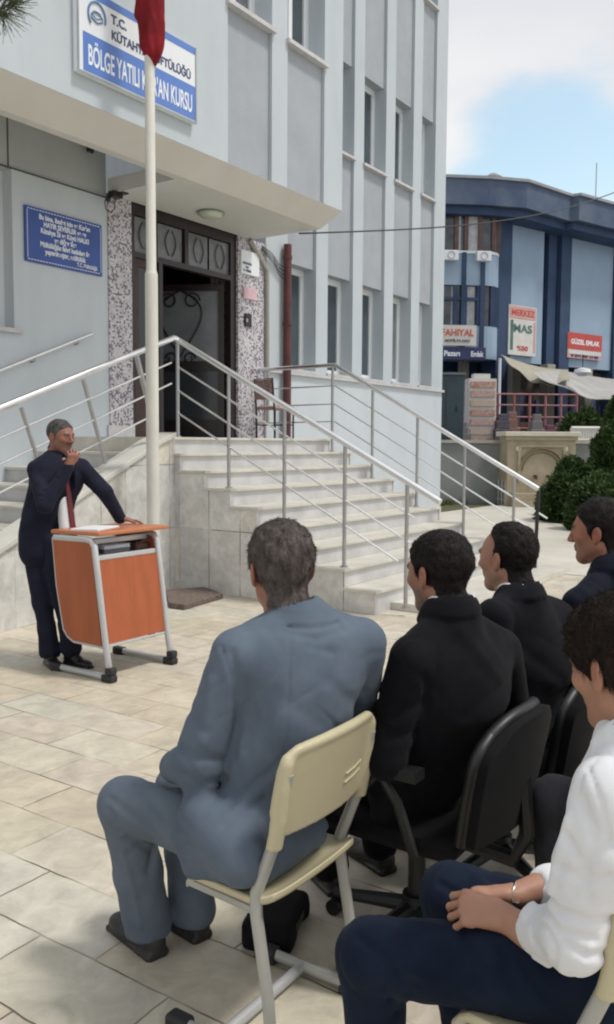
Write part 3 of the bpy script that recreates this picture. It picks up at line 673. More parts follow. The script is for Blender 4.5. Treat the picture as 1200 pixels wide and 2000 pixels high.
# base wall under the sills; recessed panels between pillars
w = MB(); w.box(10.66, X1, FY, FY+.35, -.2, 2.70); w.box(X1-.35, X1-.002, FY+.35, FY+11, -.2, TOP)
bp('wall', w, WALLP)
for a, b in pil: bp('pillar', bx(a, b, FY-.004, FY+.45, 2.70, TOP), PILP)
for a, b in bays:
    zs = [2.70]+[z for s in storeys for z in s]+[TOP]
    for i in range(0, len(zs), 2):
        if zs[i+1]-zs[i] > .1: bp('panel', bx(a, b, FY+.05, FY+.30, zs[i], zs[i+1]), PANELP)
def window(x0, x1, y, z0, z1, M, mull=True, depth=.08, fw=.10):
    f = MB(); f.box(x0, x0+fw, y, y+depth, z0, z1); f.box(x1-fw, x1, y, y+depth, z0, z1); f.box(x0+fw, x1-fw, y, y+depth, z0, z0+fw); f.box(x0+fw, x1-fw, y, y+depth, z1-fw, z1)
    if mull == 2: f.box((x0+x1)/2-.04, (x0+x1)/2+.04, y-.004, y+depth, z0+fw, z1-fw)
    fr = bp('window', f, PVC); q = MB().box(x0+fw, x1-fw, y+.03, y+.04, z0+fw, z1-fw)
    o = rel(q, B_).build('pane', M, fr)
    return fr
for k, (a, b) in enumerate(bays):
    for j, (z0, z1) in enumerate(storeys):
        window(a, b, FY+.24, z0, z1, GLASSC if (k == 3 and j == 0) else GLASS)
        bp('sill', bx(a-.03, b+.03, FY-.045, FY+.24, z0-.035, z0+.008), SILLM)
bp('sill', bx(10.66, X1+.02, FY-.05, FY+.02, 2.665, 2.712), SILLM)
# wall by the entrance, window in it
w = MB(); w.box(6.14, 7.50, FY, FY+.3, -.1, 4.50); w.box(-6, 6.14, FY, FY+.3, -.1, 2.80); bp('wall', w, WALLP)
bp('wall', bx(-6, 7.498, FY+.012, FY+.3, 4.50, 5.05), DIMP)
window(4.6, 6.14, FY+.16, 2.80, 4.50, mat('blinded_glass', (.20, .235, .25), .15, var=.1, spec=.8), 2); bp('sill', bx(4.5, 6.22, FY-.06, FY+.16, 2.765, 2.81), SILLM)
bp('joint', bx(6.10, 6.116, FY+.004, FY+.011, 4.50, 5.04), mat('joint_dark', (.1, .1, .1), .8))
bp('joint', bx(-2, 7.5, FY-.006, FY+.011, 4.495, 4.512), MATS['joint_dark'])  # dark strip painting the shadow line under the upper wall
# side pieces round the door
bp('mosaic_column', bx(7.50, 7.88, FY-.02, FY+.5, 1.80, 4.545), MOS); bp('skirting', bx(7.46, 7.90, FY-.03, FY+.3, LZ, 1.80), SILLM)
bp('mosaic_column', bx(9.98, 10.60, FY-.02, FY+.5, LZ, 4.545), MOS)
bp('wall', bx(10.60, 10.66, FY-.02, FY+.3, LZ, 4.545), mat('conduit_beige', (.33, .32, .30), .8)); 
bp('wall', bx(10.66, 11.0, FY-.002, FY+.0, LZ, 2.0), WALLP) if False else None
# interior of the hall
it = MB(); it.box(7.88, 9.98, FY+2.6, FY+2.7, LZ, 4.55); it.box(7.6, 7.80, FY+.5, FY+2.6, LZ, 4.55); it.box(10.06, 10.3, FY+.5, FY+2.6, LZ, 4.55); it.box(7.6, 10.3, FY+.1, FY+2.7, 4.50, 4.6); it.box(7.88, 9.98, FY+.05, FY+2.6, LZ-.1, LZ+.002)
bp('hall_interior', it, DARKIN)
# door frame, transom and leaves
DRM = mat('door_bronze', (.020, .014, .015), .35, var=.3, vscale=6); DBR = mat('door_brown', (.05, .022, .018), .5, var=.3, vscale=8); DGL = mat('door_glass', (.15, .165, .18), .2, var=.2, vscale=2, spec=.5)
TGL = mat('transom_glass', (.15, .16, .17), .25, var=.25, vscale=5)
fr = MB(); fr.box(7.88, 7.97, FY+.02, FY+.12, LZ, 4.545); fr.box(9.86, 9.98, FY+.02, FY+.12, LZ, 4.545); fr.box(7.97, 9.86, FY+.02, FY+.12, 4.42, 4.545); fr.box(7.97, 9.86, FY+.02, FY+.12, 3.90, 3.97); fr.box(8.40, 8.47, FY+.02, FY+.12, LZ, 3.90)
fr.box(8.90, 8.97, FY+.02, FY+.12, 3.97, 4.42)
fo = bp('door_frame', fr, DRM)
for a, b in ((7.97, 8.38), (8.42, 8.88), (9.0, 9.40), (9.44, 9.86)):
    o = rel(bx(a, b, FY+.06, FY+.07, 3.98, 4.41), B_).build('transom_pane', TGL, fo)
    mb = MB()
    cx = (a+b)/2
    for s in (-1, 1): mb.tube([(cx+s*(.03+.07*math.sin(t*.5)), FY+.045, 4.03+.33*t/6.3) for t in np.linspace(0, 6.3, 12)], .007, 5)
    rel(mb, B_).build('grille', DRM, fo)
o = bp('door_leaf', MB().box(7.97, 8.06, FY+.05, FY+.10, LZ+.01, 3.90).box(8.31, 8.40, FY+.05, FY+.10, LZ+.01, 3.90).box(8.06, 8.31, FY+.05, FY+.10, 3.8, 3.90).box(8.06, 8.31, FY+.05, FY+.10, LZ+.01, 2.6), DBR)
rel(bx(8.06, 8.31, FY+.07, FY+.08, 2.6, 3.8), B_).build('pane', mat('door_pane_dark', (.03, .035, .04), .15), o)
# open leaf with scrollwork, swung into the hall
hx, hy = 9.85, FY+.13; la = math.radians(118); ld = A([math.cos(la), math.sin(la), 0]); lw = 1.28; nl = A([ld[1], -ld[0], 0])
def leafT(v): return A([hx, hy, 0])+ld*v[0]+nl*v[1]+A([0, 0, v[2]])
zb, zt = LZ+.02, 3.86
lf = MB(); lf.box(0, .09, -.025, .025, zb, zt, leafT); lf.box(lw-.09, lw, -.025, .025, zb, zt, leafT); lf.box(.09, lw-.09, -.025, .025, zt-.1, zt, leafT); lf.box(.09, lw-.09, -.025, .025, zb+.95, zb+1.09, leafT); lf.box(.09, lw-.09, -.025, .025, zb, zb+.25, leafT)
lfo = bp('door_leaf', lf, DRM)
rel(MB().box(.09, lw-.09, -.006, .006, zb+1.09, zt-.1, leafT), B_).build('pane', DGL, lfo)
rel(MB().box(.09, lw-.09, -.006, .006, zb+.25, zb+.95, leafT), B_).build('pane', mat('door_glass_low', (.035, .04, .045), .2), lfo)
sc = MB(); cxl = lw/2; zc = zb+1.55
for s in (-1, 1):
    for sd in (-.02, .02):
        pts = []
        for t in np.linspace(0, 1, 26):      # heart side
            a = t*math.pi; pts.append(leafT((cxl+s*.36*math.sin(a)*(1-.25*t)*(1 if t < .9 else .9), sd, zc+.55-.95*t+.12*math.sin(a))))
        sc.tube(pts, .014, 5)
        sc.tube([leafT((cxl+s*(.17+.12*math.cos(a)*(1-a/14)), sd, zc+.40+.12*math.sin(a)*(1-a/14))) for a in np.linspace(0, 7.5, 24)], .012, 5)
        sc.tube([leafT((cxl+s*(.13+.09*math.cos(a)*(1-a/12)), sd, zc-.42+.09*math.sin(a)*(1-a/12))) for a in np.linspace(0, 7, 22)], .012, 5)
sc.tube([leafT((cxl, .02, zb+1.1)), leafT((cxl, .02, zc+.2))], .008, 5)
rel(sc, B_).build('scrollwork', DRM, lfo)
# overhanging upper floors
SLB = TOP
w = MB(); w.box(-6, 7.87, OY, OY+.4, 4.74, SLB)
for a, b in ((8.70, 9.02), (9.85, OX)): w.box(a, b, OY, OY+.4, 4.74, SLB)
w.box(OX-.3, OX, OY+.4, FY+.04, 4.74, SLB)
bp('overhang_wall', w, PILP)
for a, b in ((7.87, 8.70), (9.02, 9.85)):
    bp('panel', bx(a, b, OY+.045, OY+.35, 4.745, 6.50), PANELP)
    window(a, b, OY+.26, 6.50, 8.1, mat('bright_glass', (.12, .14, .15), .1, var=.3, spec=.8) if a < 8 else GLASS, 2); bp('sill', bx(a-.03, b+.04, OY-.05, OY+.26, 6.46, 6.51), SILLM)
    bp('panel', bx(a, b, OY+.045, OY+.35, 8.1, SLB), PANELP)
def X(x, y, z): return A([x, y, z], float)
sf = MB(); sf.hull8([X(-6, OY, 4.74), X(OX, OY, 4.74), X(-6, OY+.05, 4.74), X(OX, OY+.05, 4.74)]*0 or [X(-6, 6.78, 4.545), X(OX, 6.78, 4.545), X(-6, 6.90, 4.545), X(OX, 6.90, 4.545), X(-6, OY, 4.738), X(OX, OY, 4.738), X(-6, 6.90, 4.738), X(OX, 6.90, 4.738)])
bp('bevel', sf, mat('bevel_paint', (.60, .59, .56), .85, var=.05, vscale=1.3))  # beige of the light bounced off the ground is put into this colour
bp('soffit', MB().box(7.5, OX-.002, 6.90, FY-.02, 4.547, 4.73).box(-6, 7.5, 6.90, FY+.012, 5.04, 5.2), SOFP)
bp('roof', bx(-6, X1+.1, OY-.1, FY+11, TOP, TOP+.3), PILP)
bp('wall', bx(-6, -5.7, OY, FY+11, 0, TOP), WALLP)
# downpipe and junction pipe near the corner of the entrance
pp = MB().tube([(11.10, FY-.09, 4.62), (11.10, FY-.09, LZ-1.6)], .062, 12)
for z in (2.1, 3.4, 4.4): pp.tube([(11.10, FY-.09, z), (11.10, FY-.09, z+.05)], .072, 12)
bp('downpipe', pp, RUST, smooth=True)
bp('conduit', MB().tube([(10.2, FY-.06, 4.52), (10.42, FY-.05, 4.36), (10.63, FY-.05, 4.15), (10.64, FY-.05, 1.9)], .035, 8), MATS['conduit_beige'], smooth=True)
wr_ = MB(); rr = random.Random(3)
for k in range(4): wr_.tube([(10.5, FY-.05, 4.5-.02*k), (10.75+.02*k, FY-.06, 4.42-.05*k), (10.95, FY-.04, 4.30-.05*k), (11.04, FY-.05, 4.28-.06*k)], .007, 5)
bp('wiring', wr_, BLACKP)
# bulkhead lamp under the soffit
la_ = empty('ceiling_lamp', at(412, 415, 'z', 4.54), 0, 'round flush glass ceiling lamp under the entrance soffit', 'lamp')
V = []; 
MB().tube([(0, 0, 0), (0, 0, -.02)], [.17, .18], 24).build('rim', mat('lamp_rim', (.30, .36, .30), .4), la_, True)
MB().tube([(0, 0, -.02), (0, 0, -.05), (0, 0, -.075), (0, 0, -.085)], [.155, .14, .09, .03], 24).build('lamp_shade', mat('lamp_glass', (.45, .5, .42), .3), la_, True)
# alarm siren / camera at the top of the column
cc = at(222, 385, 'y', FY-.1); cm = empty('security_camera', cc, 0, 'small black camera with dangling cable at the top left of the entrance', 'camera')
MB().box(-.09, .06, -.10, 0, -.02, .05).box(.0, .10, -.16, -.02, .03, .09).tube([(-.1, -.02, -.02), (-.14, -.06, -.08)], .03, 8).build('camera_body', BLACKP, cm, bevel=.006)
MB().tube([(-.12, -.02, -.02), (-.17, -.03, -.10), (-.15, -.03, -.18), (-.06, -.03, -.20), (0, -.02, -.12), (.02, 0, -.02)], .006, 6).build('cable', BLACKP, cm)
cm2 = empty('cable_bracket', at(172, 292, 'y', FY-.02), 0, 'small black wire bracket on the wall above the blue plaque', 'bracket'); MB().tube([(-.2, -.02, .08), (-.05, -.03, .02), (.0, -.04, 0), (.05, -.02, -.03)], .012, 6).box(-.02, .05, -.05, 0, -.03, .02).build('bracket', BLACKP, cm2)

# ------------------------------------------------------------------ signs on the building
WHT = mat('sign_white', (.74, .78, .82), .4, var=.02); BLU = mat('sign_blue', (.10, .21, .56), .4, var=.04); BLU2 = mat('sign_blue_dark', (.035, .085, .33), .45, var=.08, vscale=3); NAVY = mat('sign_navy', (.05, .07, .16), .5); GREYF = mat('sign_frame', (.35, .38, .40), .4, .6)
sx0, sx1, sz0, sz1 = 5.64, 7.27, 4.975, 5.755
S1 = empty('building_sign', (sx0, OY, sz0), 0, 'large white and blue lettered institution sign on the overhang, partly behind the flag', 'sign'); SY = -.07
MB().box(0, sx1-sx0, -.06, 0, 0, sz1-sz0).build('sign_panel', WHT, S1, bevel=.01)
Ws, Hs = sx1-sx0, sz1-sz0
MB().box(.0, Ws, -.066, -.06, -.002, .018).box(0, .022, -.066, -.06, .018, Hs).box(Ws-.018, Ws, -.066, -.06, .018, Hs).build('frame', GREYF, S1)
MB().box(.07, Ws-.02, -.063, -.0602, .03, .375).build('blue_band', BLU, S1)
MB().box(.07, Ws-.02, -.063, -.0602, Hs-.075, Hs-.005).build('blue_band', BLU, S1)
WL = mat('letter_white', (.80, .84, .88), .5, var=.01)
text('lettering', "BÖLGE YATILI KUR'AN KURSU", .255, (.125, -.064, .10), (1, 0, 0), (0, 0, 1), WL, S1, sx=.415, bold=.004)
text('lettering', "T.C.", .115, (.42, -.062, .575), (1, 0, 0), (0, 0, 1), NAVY, S1, sx=1.0, bold=.003)
text('lettering', "KÜTAHYA MÜFTÜLÜĞÜ", .115, (.42, -.062, .43), (1, 0, 0), (0, 0, 1), NAVY, S1, sx=.90, bold=.003)
em = MB(); 
em.tube([(.24+.105*math.cos(a), -.064, .56+.125*math.sin(a)) for a in np.linspace(-.3, 3.9, 22)], .011, 5)
em.tube([(.24+.06*math.cos(a), -.064, .555+.045*math.sin(a)) for a in np.linspace(0, 3.14, 10)], .007, 4).tube([(.17, -.064, .53), (.24, -.064, .50), (.31, -.064, .53)], .009, 5).tube([(.17, -.064, .53), (.17, -.064, .565), (.24, -.064, .535), (.31, -.064, .565), (.31, -.064, .53)], .005, 4)
for k in range(5): em.tube([(.20+.02*k, -.064, .565), (.20+.02*k, -.064, .60)], .004, 4)
em.build('emblem', mat('emblem_blue', (.12, .22, .40), .5), S1)
px0, px1, pz0, pz1 = 6.285, 7.385, 3.56, 4.155
S2 = empty('wall_plaque', (px0, FY, pz0), 0, 'blue plaque with small white lines of writing on the wall left of the door', 'plaque'); Wp = px1-px0; Hp = pz1-pz0
MB().box(0, Wp, -.03, 0, 0, Hp).build('plaque_panel', BLU2, S2, bevel=.004)
bd = MB()
for k in range(26): x = .03+k*(Wp-.06)/26; bd.box(x, x+.026, -.034, -.030, .022, .030).box(x, x+.026, -.034, -.030, Hp-.030, Hp-.022)
bd.box(.022, .027, -.034, -.030, .04, Hp-.04).box(Wp-.027, Wp-.022, -.034, -.030, .04, Hp-.04); bd.build('border', WL, S2)
for i, (t, sx_) in enumerate((("Bu bina, ibadet için ve Kur'an", 1), ("HAYIR SEVERLER ve ev", .9), ("Kütahya İli ve Köyü HALKI", .95), ("ve diğer ilçe", .9), ("Müftülüğün fahri katkıları ile", .95), ("yaptırılmıştır, müftülük", .95))):
    text('lettering', t, .078, (Wp/2, -.031, Hp-.115-.073*i), (1, 0, 0), (0, 0, 1), WL, S2, 'CENTER', sx=.80, bold=.002)
text('lettering', "T.C. Müftülüğü", .062, (Wp-.08, -.031, .055), (1, 0, 0), (0, 0, 1), WL, S2, 'RIGHT', sx=.8, bold=.001)
for (a, b, c_, d), nm, lb, M_ in (((470, 497, 505, 533), 'notice', 'small white notice on the mosaic column right of the door', WHT), ((475, 566, 500, 582), 'sticker', 'pale pink sticker strip under the white notice', mat('sticker_pink', (.62, .42, .48), .6)), ((478, 614, 490, 637), 'door_bell', 'small black door bell on the mosaic column', BLACKP)):
    p0 = at(a, d, 'y', FY-.03); p1 = at(c_, b, 'y', FY-.03); o = MB().box(0, p1[0]-p0[0], -.02, .0095, 0, p1[2]-p0[2]).build(nm, M_, None, bevel=.003); o.location = p0; tag(o, lb, 'sign' if nm != 'door_bell' else 'door bell')
    if nm == 'notice':
        for k in range(3): text('lettering', ('KUR\'AN KURSU', 'Kayıt', 'T.C. Müftülüğü')[k], .05, (.13, -.022, .135-.05*k), (1, 0, 0), (0, 0, 1), NAVY, o, 'CENTER', sx=.6)
    if nm == 'door_bell': MB().box(.01, .05, -.026, -.02, .06, .11).build('button', STEELD, o)

# ------------------------------------------------------------------ stairs
def stY(k): return 3.62+.348*k
def stZ(k): return .045+.179*k
NS = 9; SX0, SX1 = 7.05, 10.55
ST = empty('staircase', (SX0, 3.9, 0), 0, 'wide pale marble staircase rising to the entrance landing', 'stairs')
def sp(name, mb, M, bevel=0, par=None): return rel(mb, ST).build(name, M, par or ST, False, bevel)
for k in range(1, NS+1):
    y0 = stY(k); y1 = stY(k+1) if k < NS else FY; z = stZ(k) if k < NS else LZ
    tr = sp('step', bx(SX0+.005, SX1-.005, y0+.03, y1+.05 if k < NS else FY+.0, (stZ(k-1) if k > 1 else 0), z-.03), MARR)
    sp('tread', bx(SX0-.035, SX1+.02, y0, y1+.03 if k < NS else FY, z-.03, z), MART, .004, tr)
# cladding on the open side of the flight
poly = [(SX0, stY(1)+.02, 0)]
for k in range(1, NS+1): poly += [(SX0, stY(k)+.02, stZ(k)-.031), (SX0, (stY(k+1)+.02 if k < NS else 6.50), stZ(k)-.031)]
poly += [(SX0, 6.50, 0)]
cl = MB(); cl2 = MB()
for k in range(1, NS+1):
    y0, y1 = stY(k)+.02, (stY(k+1)+.02 if k < NS else FY)
    cl.box(SX0-.02, SX0, y0, min(y1, 6.50), 0, stZ(k)-.031) if y0 < 6.5 else None
    cl2.box(SX1, SX1+.02, y0, y1, 0, stZ(k)-.031)
cl.box(SX0-.02, SX0, 6.42, 6.499, stZ(8)-.03, LZ) if False else None
sp('side_cladding', cl, MARW); sp('side_cladding', cl2, MARW)
poly2 = [(SX1, p[1], p[2]) for p in poly[:-2]]+[(SX1, FY, LZ-.031), (SX1, FY, 0)]

sp('low_step', bx(7.35, SX1+.3, 3.35, stY(1)+.03, 0, .075), MART, .004)
# side flight down along the wall, behind its own cladded parapet
RA = A([7.03, 6.50, 0]); RD = unit(at(0, 1236, 'z', 0)-at(350, 1148, 'z', 0)); RB = RA+RD*9.5
SF = empty('side_stairs', (6.0, 7.0, 0), 0, 'marble side flight descending along the wall behind a sloping marble parapet', 'stairs')
def zc_(s): return LZ+.03-.405*s*1.0
s_end = 4.05
t0, t1 = 0.0, 4.0
pn = A([-RD[1], RD[0], 0]); pn = pn if pn[1] > 0 else -pn
pw = [RA+A([0, 0, 0]), RA+RD*t1, RA+RD*t1+A([0, 0, max(.05, zc_(t1))]), RA+RD*.25+A([0, 0, zc_(.25)]), RA+A([0, 0, LZ-.0])]
rel(MB().prism([p+pn*.0 for p in pw], (0, 0, 0), pn*.22), SF).build('parapet', MARW, SF)
cp = [RA+RD*t1+A([0, 0, max(.05, zc_(t1))]), RA+RD*.25+A([0, 0, zc_(.25)]), RA+A([0, 0, LZ+.0]), RA+A([0, 0, LZ+.05]), RA+RD*.25+A([0, 0, zc_(.25)+.05]), RA+RD*t1+A([0, 0, max(.05, zc_(t1))+.05])]
rel(MB().prism([p-pn*.03 for p in cp], (0, 0, 0), pn*.28), SF).build('coping', mat('coping_marble', (.58, .57, .52), .4, var=.08, vscale=4), SF, bevel=.005)
for k in range(1, 10):
    x1 = 6.80-.40*(k-1); x0 = x1-.40; z = LZ-.165*k
    if z < .05: break
    yp = lambda x: RA[1]+RD[1]/RD[0]*(x-RA[0])+.235
    def slab(x0, x1, z0, z1): return MB().prism([(x0, yp(x0), z0), (x1, yp(x1), z0), (x1, FY, z0), (x0, FY, z0)], (0, 0, 0), (0, 0, z1-z0))
    o = rel(slab(x0, x1+.03, 0, z-.03), SF).build('step', MARR, SF); rel(slab(x0-.03, x1+.03, z-.03, z), SF).build('tread', MART, o, bevel=.004)
# landing slab part between parapet and stairs
sp('landing', bx(6.80, SX0+.0, 6.55, FY, 0, LZ-.002), MART)

# ------------------------------------------------------------------ railings
def post(par, p0, p1, r=.019, base=True):
    p0, p1 = A(p0, float), A(p1, float); mb = MB().tube([p0, p1], r, 10)
    if base: mb.tube([p0, p0+A([0, 0, .012])], r*2.0, 12)
    return mb.build('post', STEELD, par, True)
RL = empty('stair_railing', (7.15, 3.4, 0), 0, 'steel railing down the near side of the wide stairs', 'railing', 'steel railings of the entrance stairs')
o0 = A(RL.location)
T0 = A([7.15, 6.575, 2.717]); T1 = A([7.15, 3.40, 1.075])
MB().tube([T0-o0, T1-o0], .031, 14).build('handrail', STEEL, RL, True)
for dz, e in ((.29, .25), (.545, .3), (.79, .42)):
    MB().tube([T0-o0-A([0, 0, dz]), A([7.15, 3.40+e, 1.075+e*.517])-o0-A([0, 0, dz])], .0105, 8).build('bar', STEEL, RL, True)
for y, zb_ in ((6.56, LZ), (5.845, 1.30), (5.125, .935), (4.41, .58), (3.735, .224)):
    kz = T0[2]+(y-T0[1])*(T0[2]-T1[2])/(T0[1]-T1[1]); kk = [k for k in range(1, 10) if stY(k) <= y+.05]; zz = stZ(max(kk)) if kk else .075
    if y > 6.5: zz = LZ
    post(RL, A([7.15, y, zz])-o0, A([7.15, y, kz-.02])-o0)
RR = empty('stair_railing', (10.45, 3.6, 0), 0, 'steel railing on the far side of the wide stairs, turning to the wall', 'railing', 'steel railings of the entrance stairs'); o0 = A(RR.location)
XR = 10.45; C0 = at(655, 713, 'x', XR); C1 = at(1052, 955, 'x', XR); WL_ = A([XR, FY-.02, C0[2]-.01])
print('R rail', C0, C1)
MB().tube([WL_-o0, C0-o0, C1-o0], .030, 14).build('handrail', STEEL, RR, True)
for dz, e in ((.29, -.12), (.545, .02), (.79, .3)):
    sl_ = (C0[2]-C1[2])/(C0[1]-C1[1]); MB().tube([WL_-o0-A([0, 0, dz]), C0-o0-A([0, 0, dz]), C1-o0+A([0, e, e*sl_-dz])], .0105, 8).build('bar', STEEL, RR, True)
for px in (520+14, 643, 727, 815, 908, 1006):
    if px < 540: y = 7.85
    else:
        q = at(px, 900, 'x', XR); y = q[1]
    if px == 643: y = C0[1]+.04
    kz = C0[2]+(min(y, C0[1])-C0[1])*sl_
    kk = [k for k in range(1, 10) if stY(k) <= y+.02]; zz = (stZ(max(kk)) if kk else .02); zz = LZ if y > stY(9) else zz
    post(RR, A([XR, y, zz])-o0, A([XR, y, kz-.02])-o0)
MB().tube([A([XR, C1[1]+.02, 0])-o0, C1-o0-A([0, 0, .03])], .024, 10).build('end_post', BLACKP, RR, True)
RS = empty('stair_railing', (6.9, 6.55, 0), 0, 'steel railing with leaning posts along the side flight', 'railing', 'steel railings of the entrance stairs'); o0 = A(RS.location)
def rs_pt(s, z): return RA+RD*s+pn*.07+A([0, 0, z])
q0 = A([7.15, 6.575, 2.717]); q1 = at(170, 728, 'y', 6.42); q2 = at(0, 797, 'y', 6.35); dsl = unit(q2-q1); q3 = q2+dsl*2.2
MB().tube([q0-o0, at(340, 660, 'y', 6.50)-o0, q1-o0, q2-o0, q3-o0], .031, 14).build('handrail', STEEL, RS, True)
for dz, st in ((.25, .12), (.47, .15), (.71, .5)):
    a = at(340, 660, 'y', 6.50)-A([0, 0, dz]); b = q2-A([0, 0, dz])
    MB().tube([a+(b-a)*(.02 if dz < .6 else .13)-o0, b-o0, q3-A([0, 0, dz])-o0], .0105, 8).build('bar', STEEL, RS, True)
for (a, b, c_, d, yy, rr_) in ((42, 797, 76, 905, 6.37, .02), (163, 742, 206, 905, 6.43, .02), (266, 692, 302, 835, 6.47, .028)):
    t_ = at(a, b, 'y', yy); b_ = at(c_, d, 'y', yy); post(RS, b_-o0, t_-o0, rr_, False)
t_ = at(163, 742, 'y', 6.43); b_ = at(206, 905, 'y', 6.43); dd = q2-q1
for k in (1.9, 3.2): post(RS, b_+dsl*k-o0, t_+dsl*k-o0, .02, False)
WR = empty('wall_handrail', (6, FY, 0), 0, 'thin steel handrail fixed to the wall above the side flight', 'handrail'); a = at(180, 652, 'y', FY-.07)-A([6, FY, 0]); b = at(-60, 747, 'y', FY-.07)-A([6, FY, 0])
MB().tube([a, b], .02, 10).build('rail', STEEL, WR, True)
for t in (.12, .5, .85):
    p = a*(1-t)+b*t; MB().tube([p, p+A([0, 0, -.05]), p+A([0, .069, -.06])], .010, 8).build('bracket', STEELD, WR, True)
# flagpole with furled flag
pb = A([6.20, 6.02, 0.]); FP = empty('flagpole', pb, 0, 'tall off-white painted flagpole in front of the stair parapet', 'flagpole')
MB().tube([(0, 0, 0), (0, 0, 3.2)], .062, 20).build('lower_tube', POLEM, FP, True); MB().tube([(0, 0, 3.2), (0, 0, 3.24), (0, 0, 11)], [.06, .048, .044], 20).build('upper_tube', POLEM, FP, True)
MB().tube([(0, 0, 0), (0, 0, .015)], .14, 20).build('base_plate', POLEM, FP, True)
RED = mat('flag_red', (.20, .012, .018), .75, var=.3, vscale=6, bump=.15, bscale=60, spec=.15)
fo_ = [(-160, 262, 324), (-60, 264, 323), (0, 265, 322), (36, 265, 322), (44, 271, 323), (70, 272, 323), (92, 273, 321), (106, 280, 317), (118, 289, 311), (129, 300, 304)]
fy = [q[0] for q in fo_]; rows = []; rg_ = np.linspace(-160, 129, 46); nA = 44
for y in rg_:
    xl, xr = np.interp(y, fy, [q[1] for q in fo_]), np.interp(y, fy, [q[2] for q in fo_]); dz = pb[0]*CF[0]+pb[1]*CF[1]; c_ = D((xl+xr)/2, y, 8.12); c_ = D((xl+xr)/2, y, dz+(c_[2]-EYE)*CF[2]); hw = (xr-xl)/2/FOC*8.12; s_ = min(1, hw/.10); row = []
    for i in range(nA):
        a = 2*math.pi*i/nA; pl_ = 1-.16*(1-math.cos(5*a+.02*y+1.3*math.sin(y*.03)))*.5-.08*abs(math.sin(4*a-.031*y)); pl_ = pl_+.14*(abs(math.cos(a))**3)
        row.append(c_+CR*math.cos(a)*hw*(1 if abs(math.cos(a)) > .97 else pl_)+A([CF[0], CF[1], 0])*math.sin(a)*(.085*s_+.02)*pl_-pb)
    rows.append(row)
V = [p for r_ in rows for p in r_]; F = [(i*nA+k, (i+1)*nA+k, (i+1)*nA+(k+1) % nA, i*nA+(k+1) % nA) for i in range(len(rows)-1) for k in range(nA)]+[tuple((len(rows)-1)*nA+k for k in range(nA))]
o = mesh_obj('flag', V, F, RED, None, True); o.location = pb; tag(o, 'dark red flag hanging furled from the white flagpole', 'flag')
# door mat like slab at the foot of the parapet corner
mm = empty('stone_slab', at(380, 1165, 'z', 0), 0, 'small rough brown slab lying in the corner at the foot of the marble wall', 'slab')
pq = [at(x, y, 'z', .05)-at(380, 1165, 'z', 0) for x, y in ((322, 1153), (400, 1147), (436, 1160), (360, 1182), (330, 1178))]
MB().prism([p-A([0, 0, .049]) for p in pq], (0, 0, 0), (0, 0, .055)).build('slab', mat('slab_brown', (.14, .11, .095), .9, var=.35, vscale=30, bump=.6, bscale=60), mm, bevel=.008)
# red patterned chair on the landing by the column
RC = empty('metal_chair', (10.3, 7.55, LZ), math.radians(-100), 'old metal chair with dark red patterned back standing by the mosaic column', 'chair')
RCM = mat('red_pattern', (.16, .03, .03), .8, var=.5, vscale=60, col2=(.5, .42, .40))
MB().tube([(-.19, -.19, 0), (-.19, -.2, .42), (-.19, -.24, .85), (.19, -.24, .85), (.19, -.2, .42), (.19, -.19, 0)], .014, 8).build('back_frame', BLACKP, RC, True)
for x in (-.19, .19): MB().tube([(x, .18, 0), (x, .18, .43)], .013, 8).build('leg', BLACKP, RC, True)
MB().box(-.2, .2, -.2, .2, .42, .46).build('seat', RCM, RC, bevel=.015); MB().box(-.18, .18, -.245, -.215, .56, .84).build('backrest', RCM, RC, bevel=.015)
MB().tube([(-.19, .18, .2), (.19, .18, .2)], .01, 6).tube([(-.19, -.19, .2), (-.19, .18, .2)], .01, 6).tube([(.19, -.19, .2), (.19, .18, .2)], .01, 6).build('stretcher', BLACKP, RC)
# ------------------------------------------------------------------ blue shop building across the street
GZ = 1.5
P0b = D(965, 860, 40.0)*A([1, 1, 0]); db = azv(-19.5); nb_ = A([db[1], -db[0], 0]); nb_ = nb_ if nb_@P0b < 0 else -nb_
def bs(px, py=600, off=0.):
    """distance along the facade and height seen at a pixel, on the facade moved outwards by off"""
    d = ray(px, py); p0 = P0b+nb_*off; t = ((p0-CAM)@nb_)/(d@nb_); q = CAM+d*t; return (q-P0b)@db, q[2]
BB = empty('shop_building', P0b, 0, 'blue three storey shop building with light blue wall panels and a heavy dark blue parapet', 'building')
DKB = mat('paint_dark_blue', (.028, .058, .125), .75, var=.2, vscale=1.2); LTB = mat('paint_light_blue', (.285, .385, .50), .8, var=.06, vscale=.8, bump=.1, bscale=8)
PAR = mat('parapet_blue', (.045, .075, .15), .85, var=.35, vscale=.7, col2=(.11, .145, .20)); BRN = mat('balcony_brown', (.10, .055, .045), .5, var=.3, vscale=4); BGL = mat('shop_glass', (.06, .065, .08), .15, var=.5, vscale=1.5); CUR = mat('curtain_pale', (.40, .41, .43), .7, var=.2, vscale=3)
SHD = mat('shop_inside', (.035, .03, .03), .9, var=.6, vscale=2.5, col2=(.10, .085, .075))
def lb(p): p = A(p, float); return db*p[0]+nb_*p[1]+A([0, 0, p[2]])          # s, outwards, z
def bb(name, s0, s1, o0, o1, z0, z1, M, par=None, bev=0):
    return MB().box(s0, s1, o0, o1, z0, z1, lb).build(name, M, par or BB, False, bev)
def Z(px, py, off=0.): return bs(px, py, off)[1]
def Sx(px, off=0.): return bs(px, 600, off)[0]
sL, sPil0, sP1a, sP1b, sP2a, sP2b, sR = Sx(800), Sx(963), Sx(990), Sx(1056), Sx(1106), Sx(1191), Sx(1330)
zt = Z(965, 338, 1.5); zp = Z(965, 390, 1.5); zg = Z(965, 700)
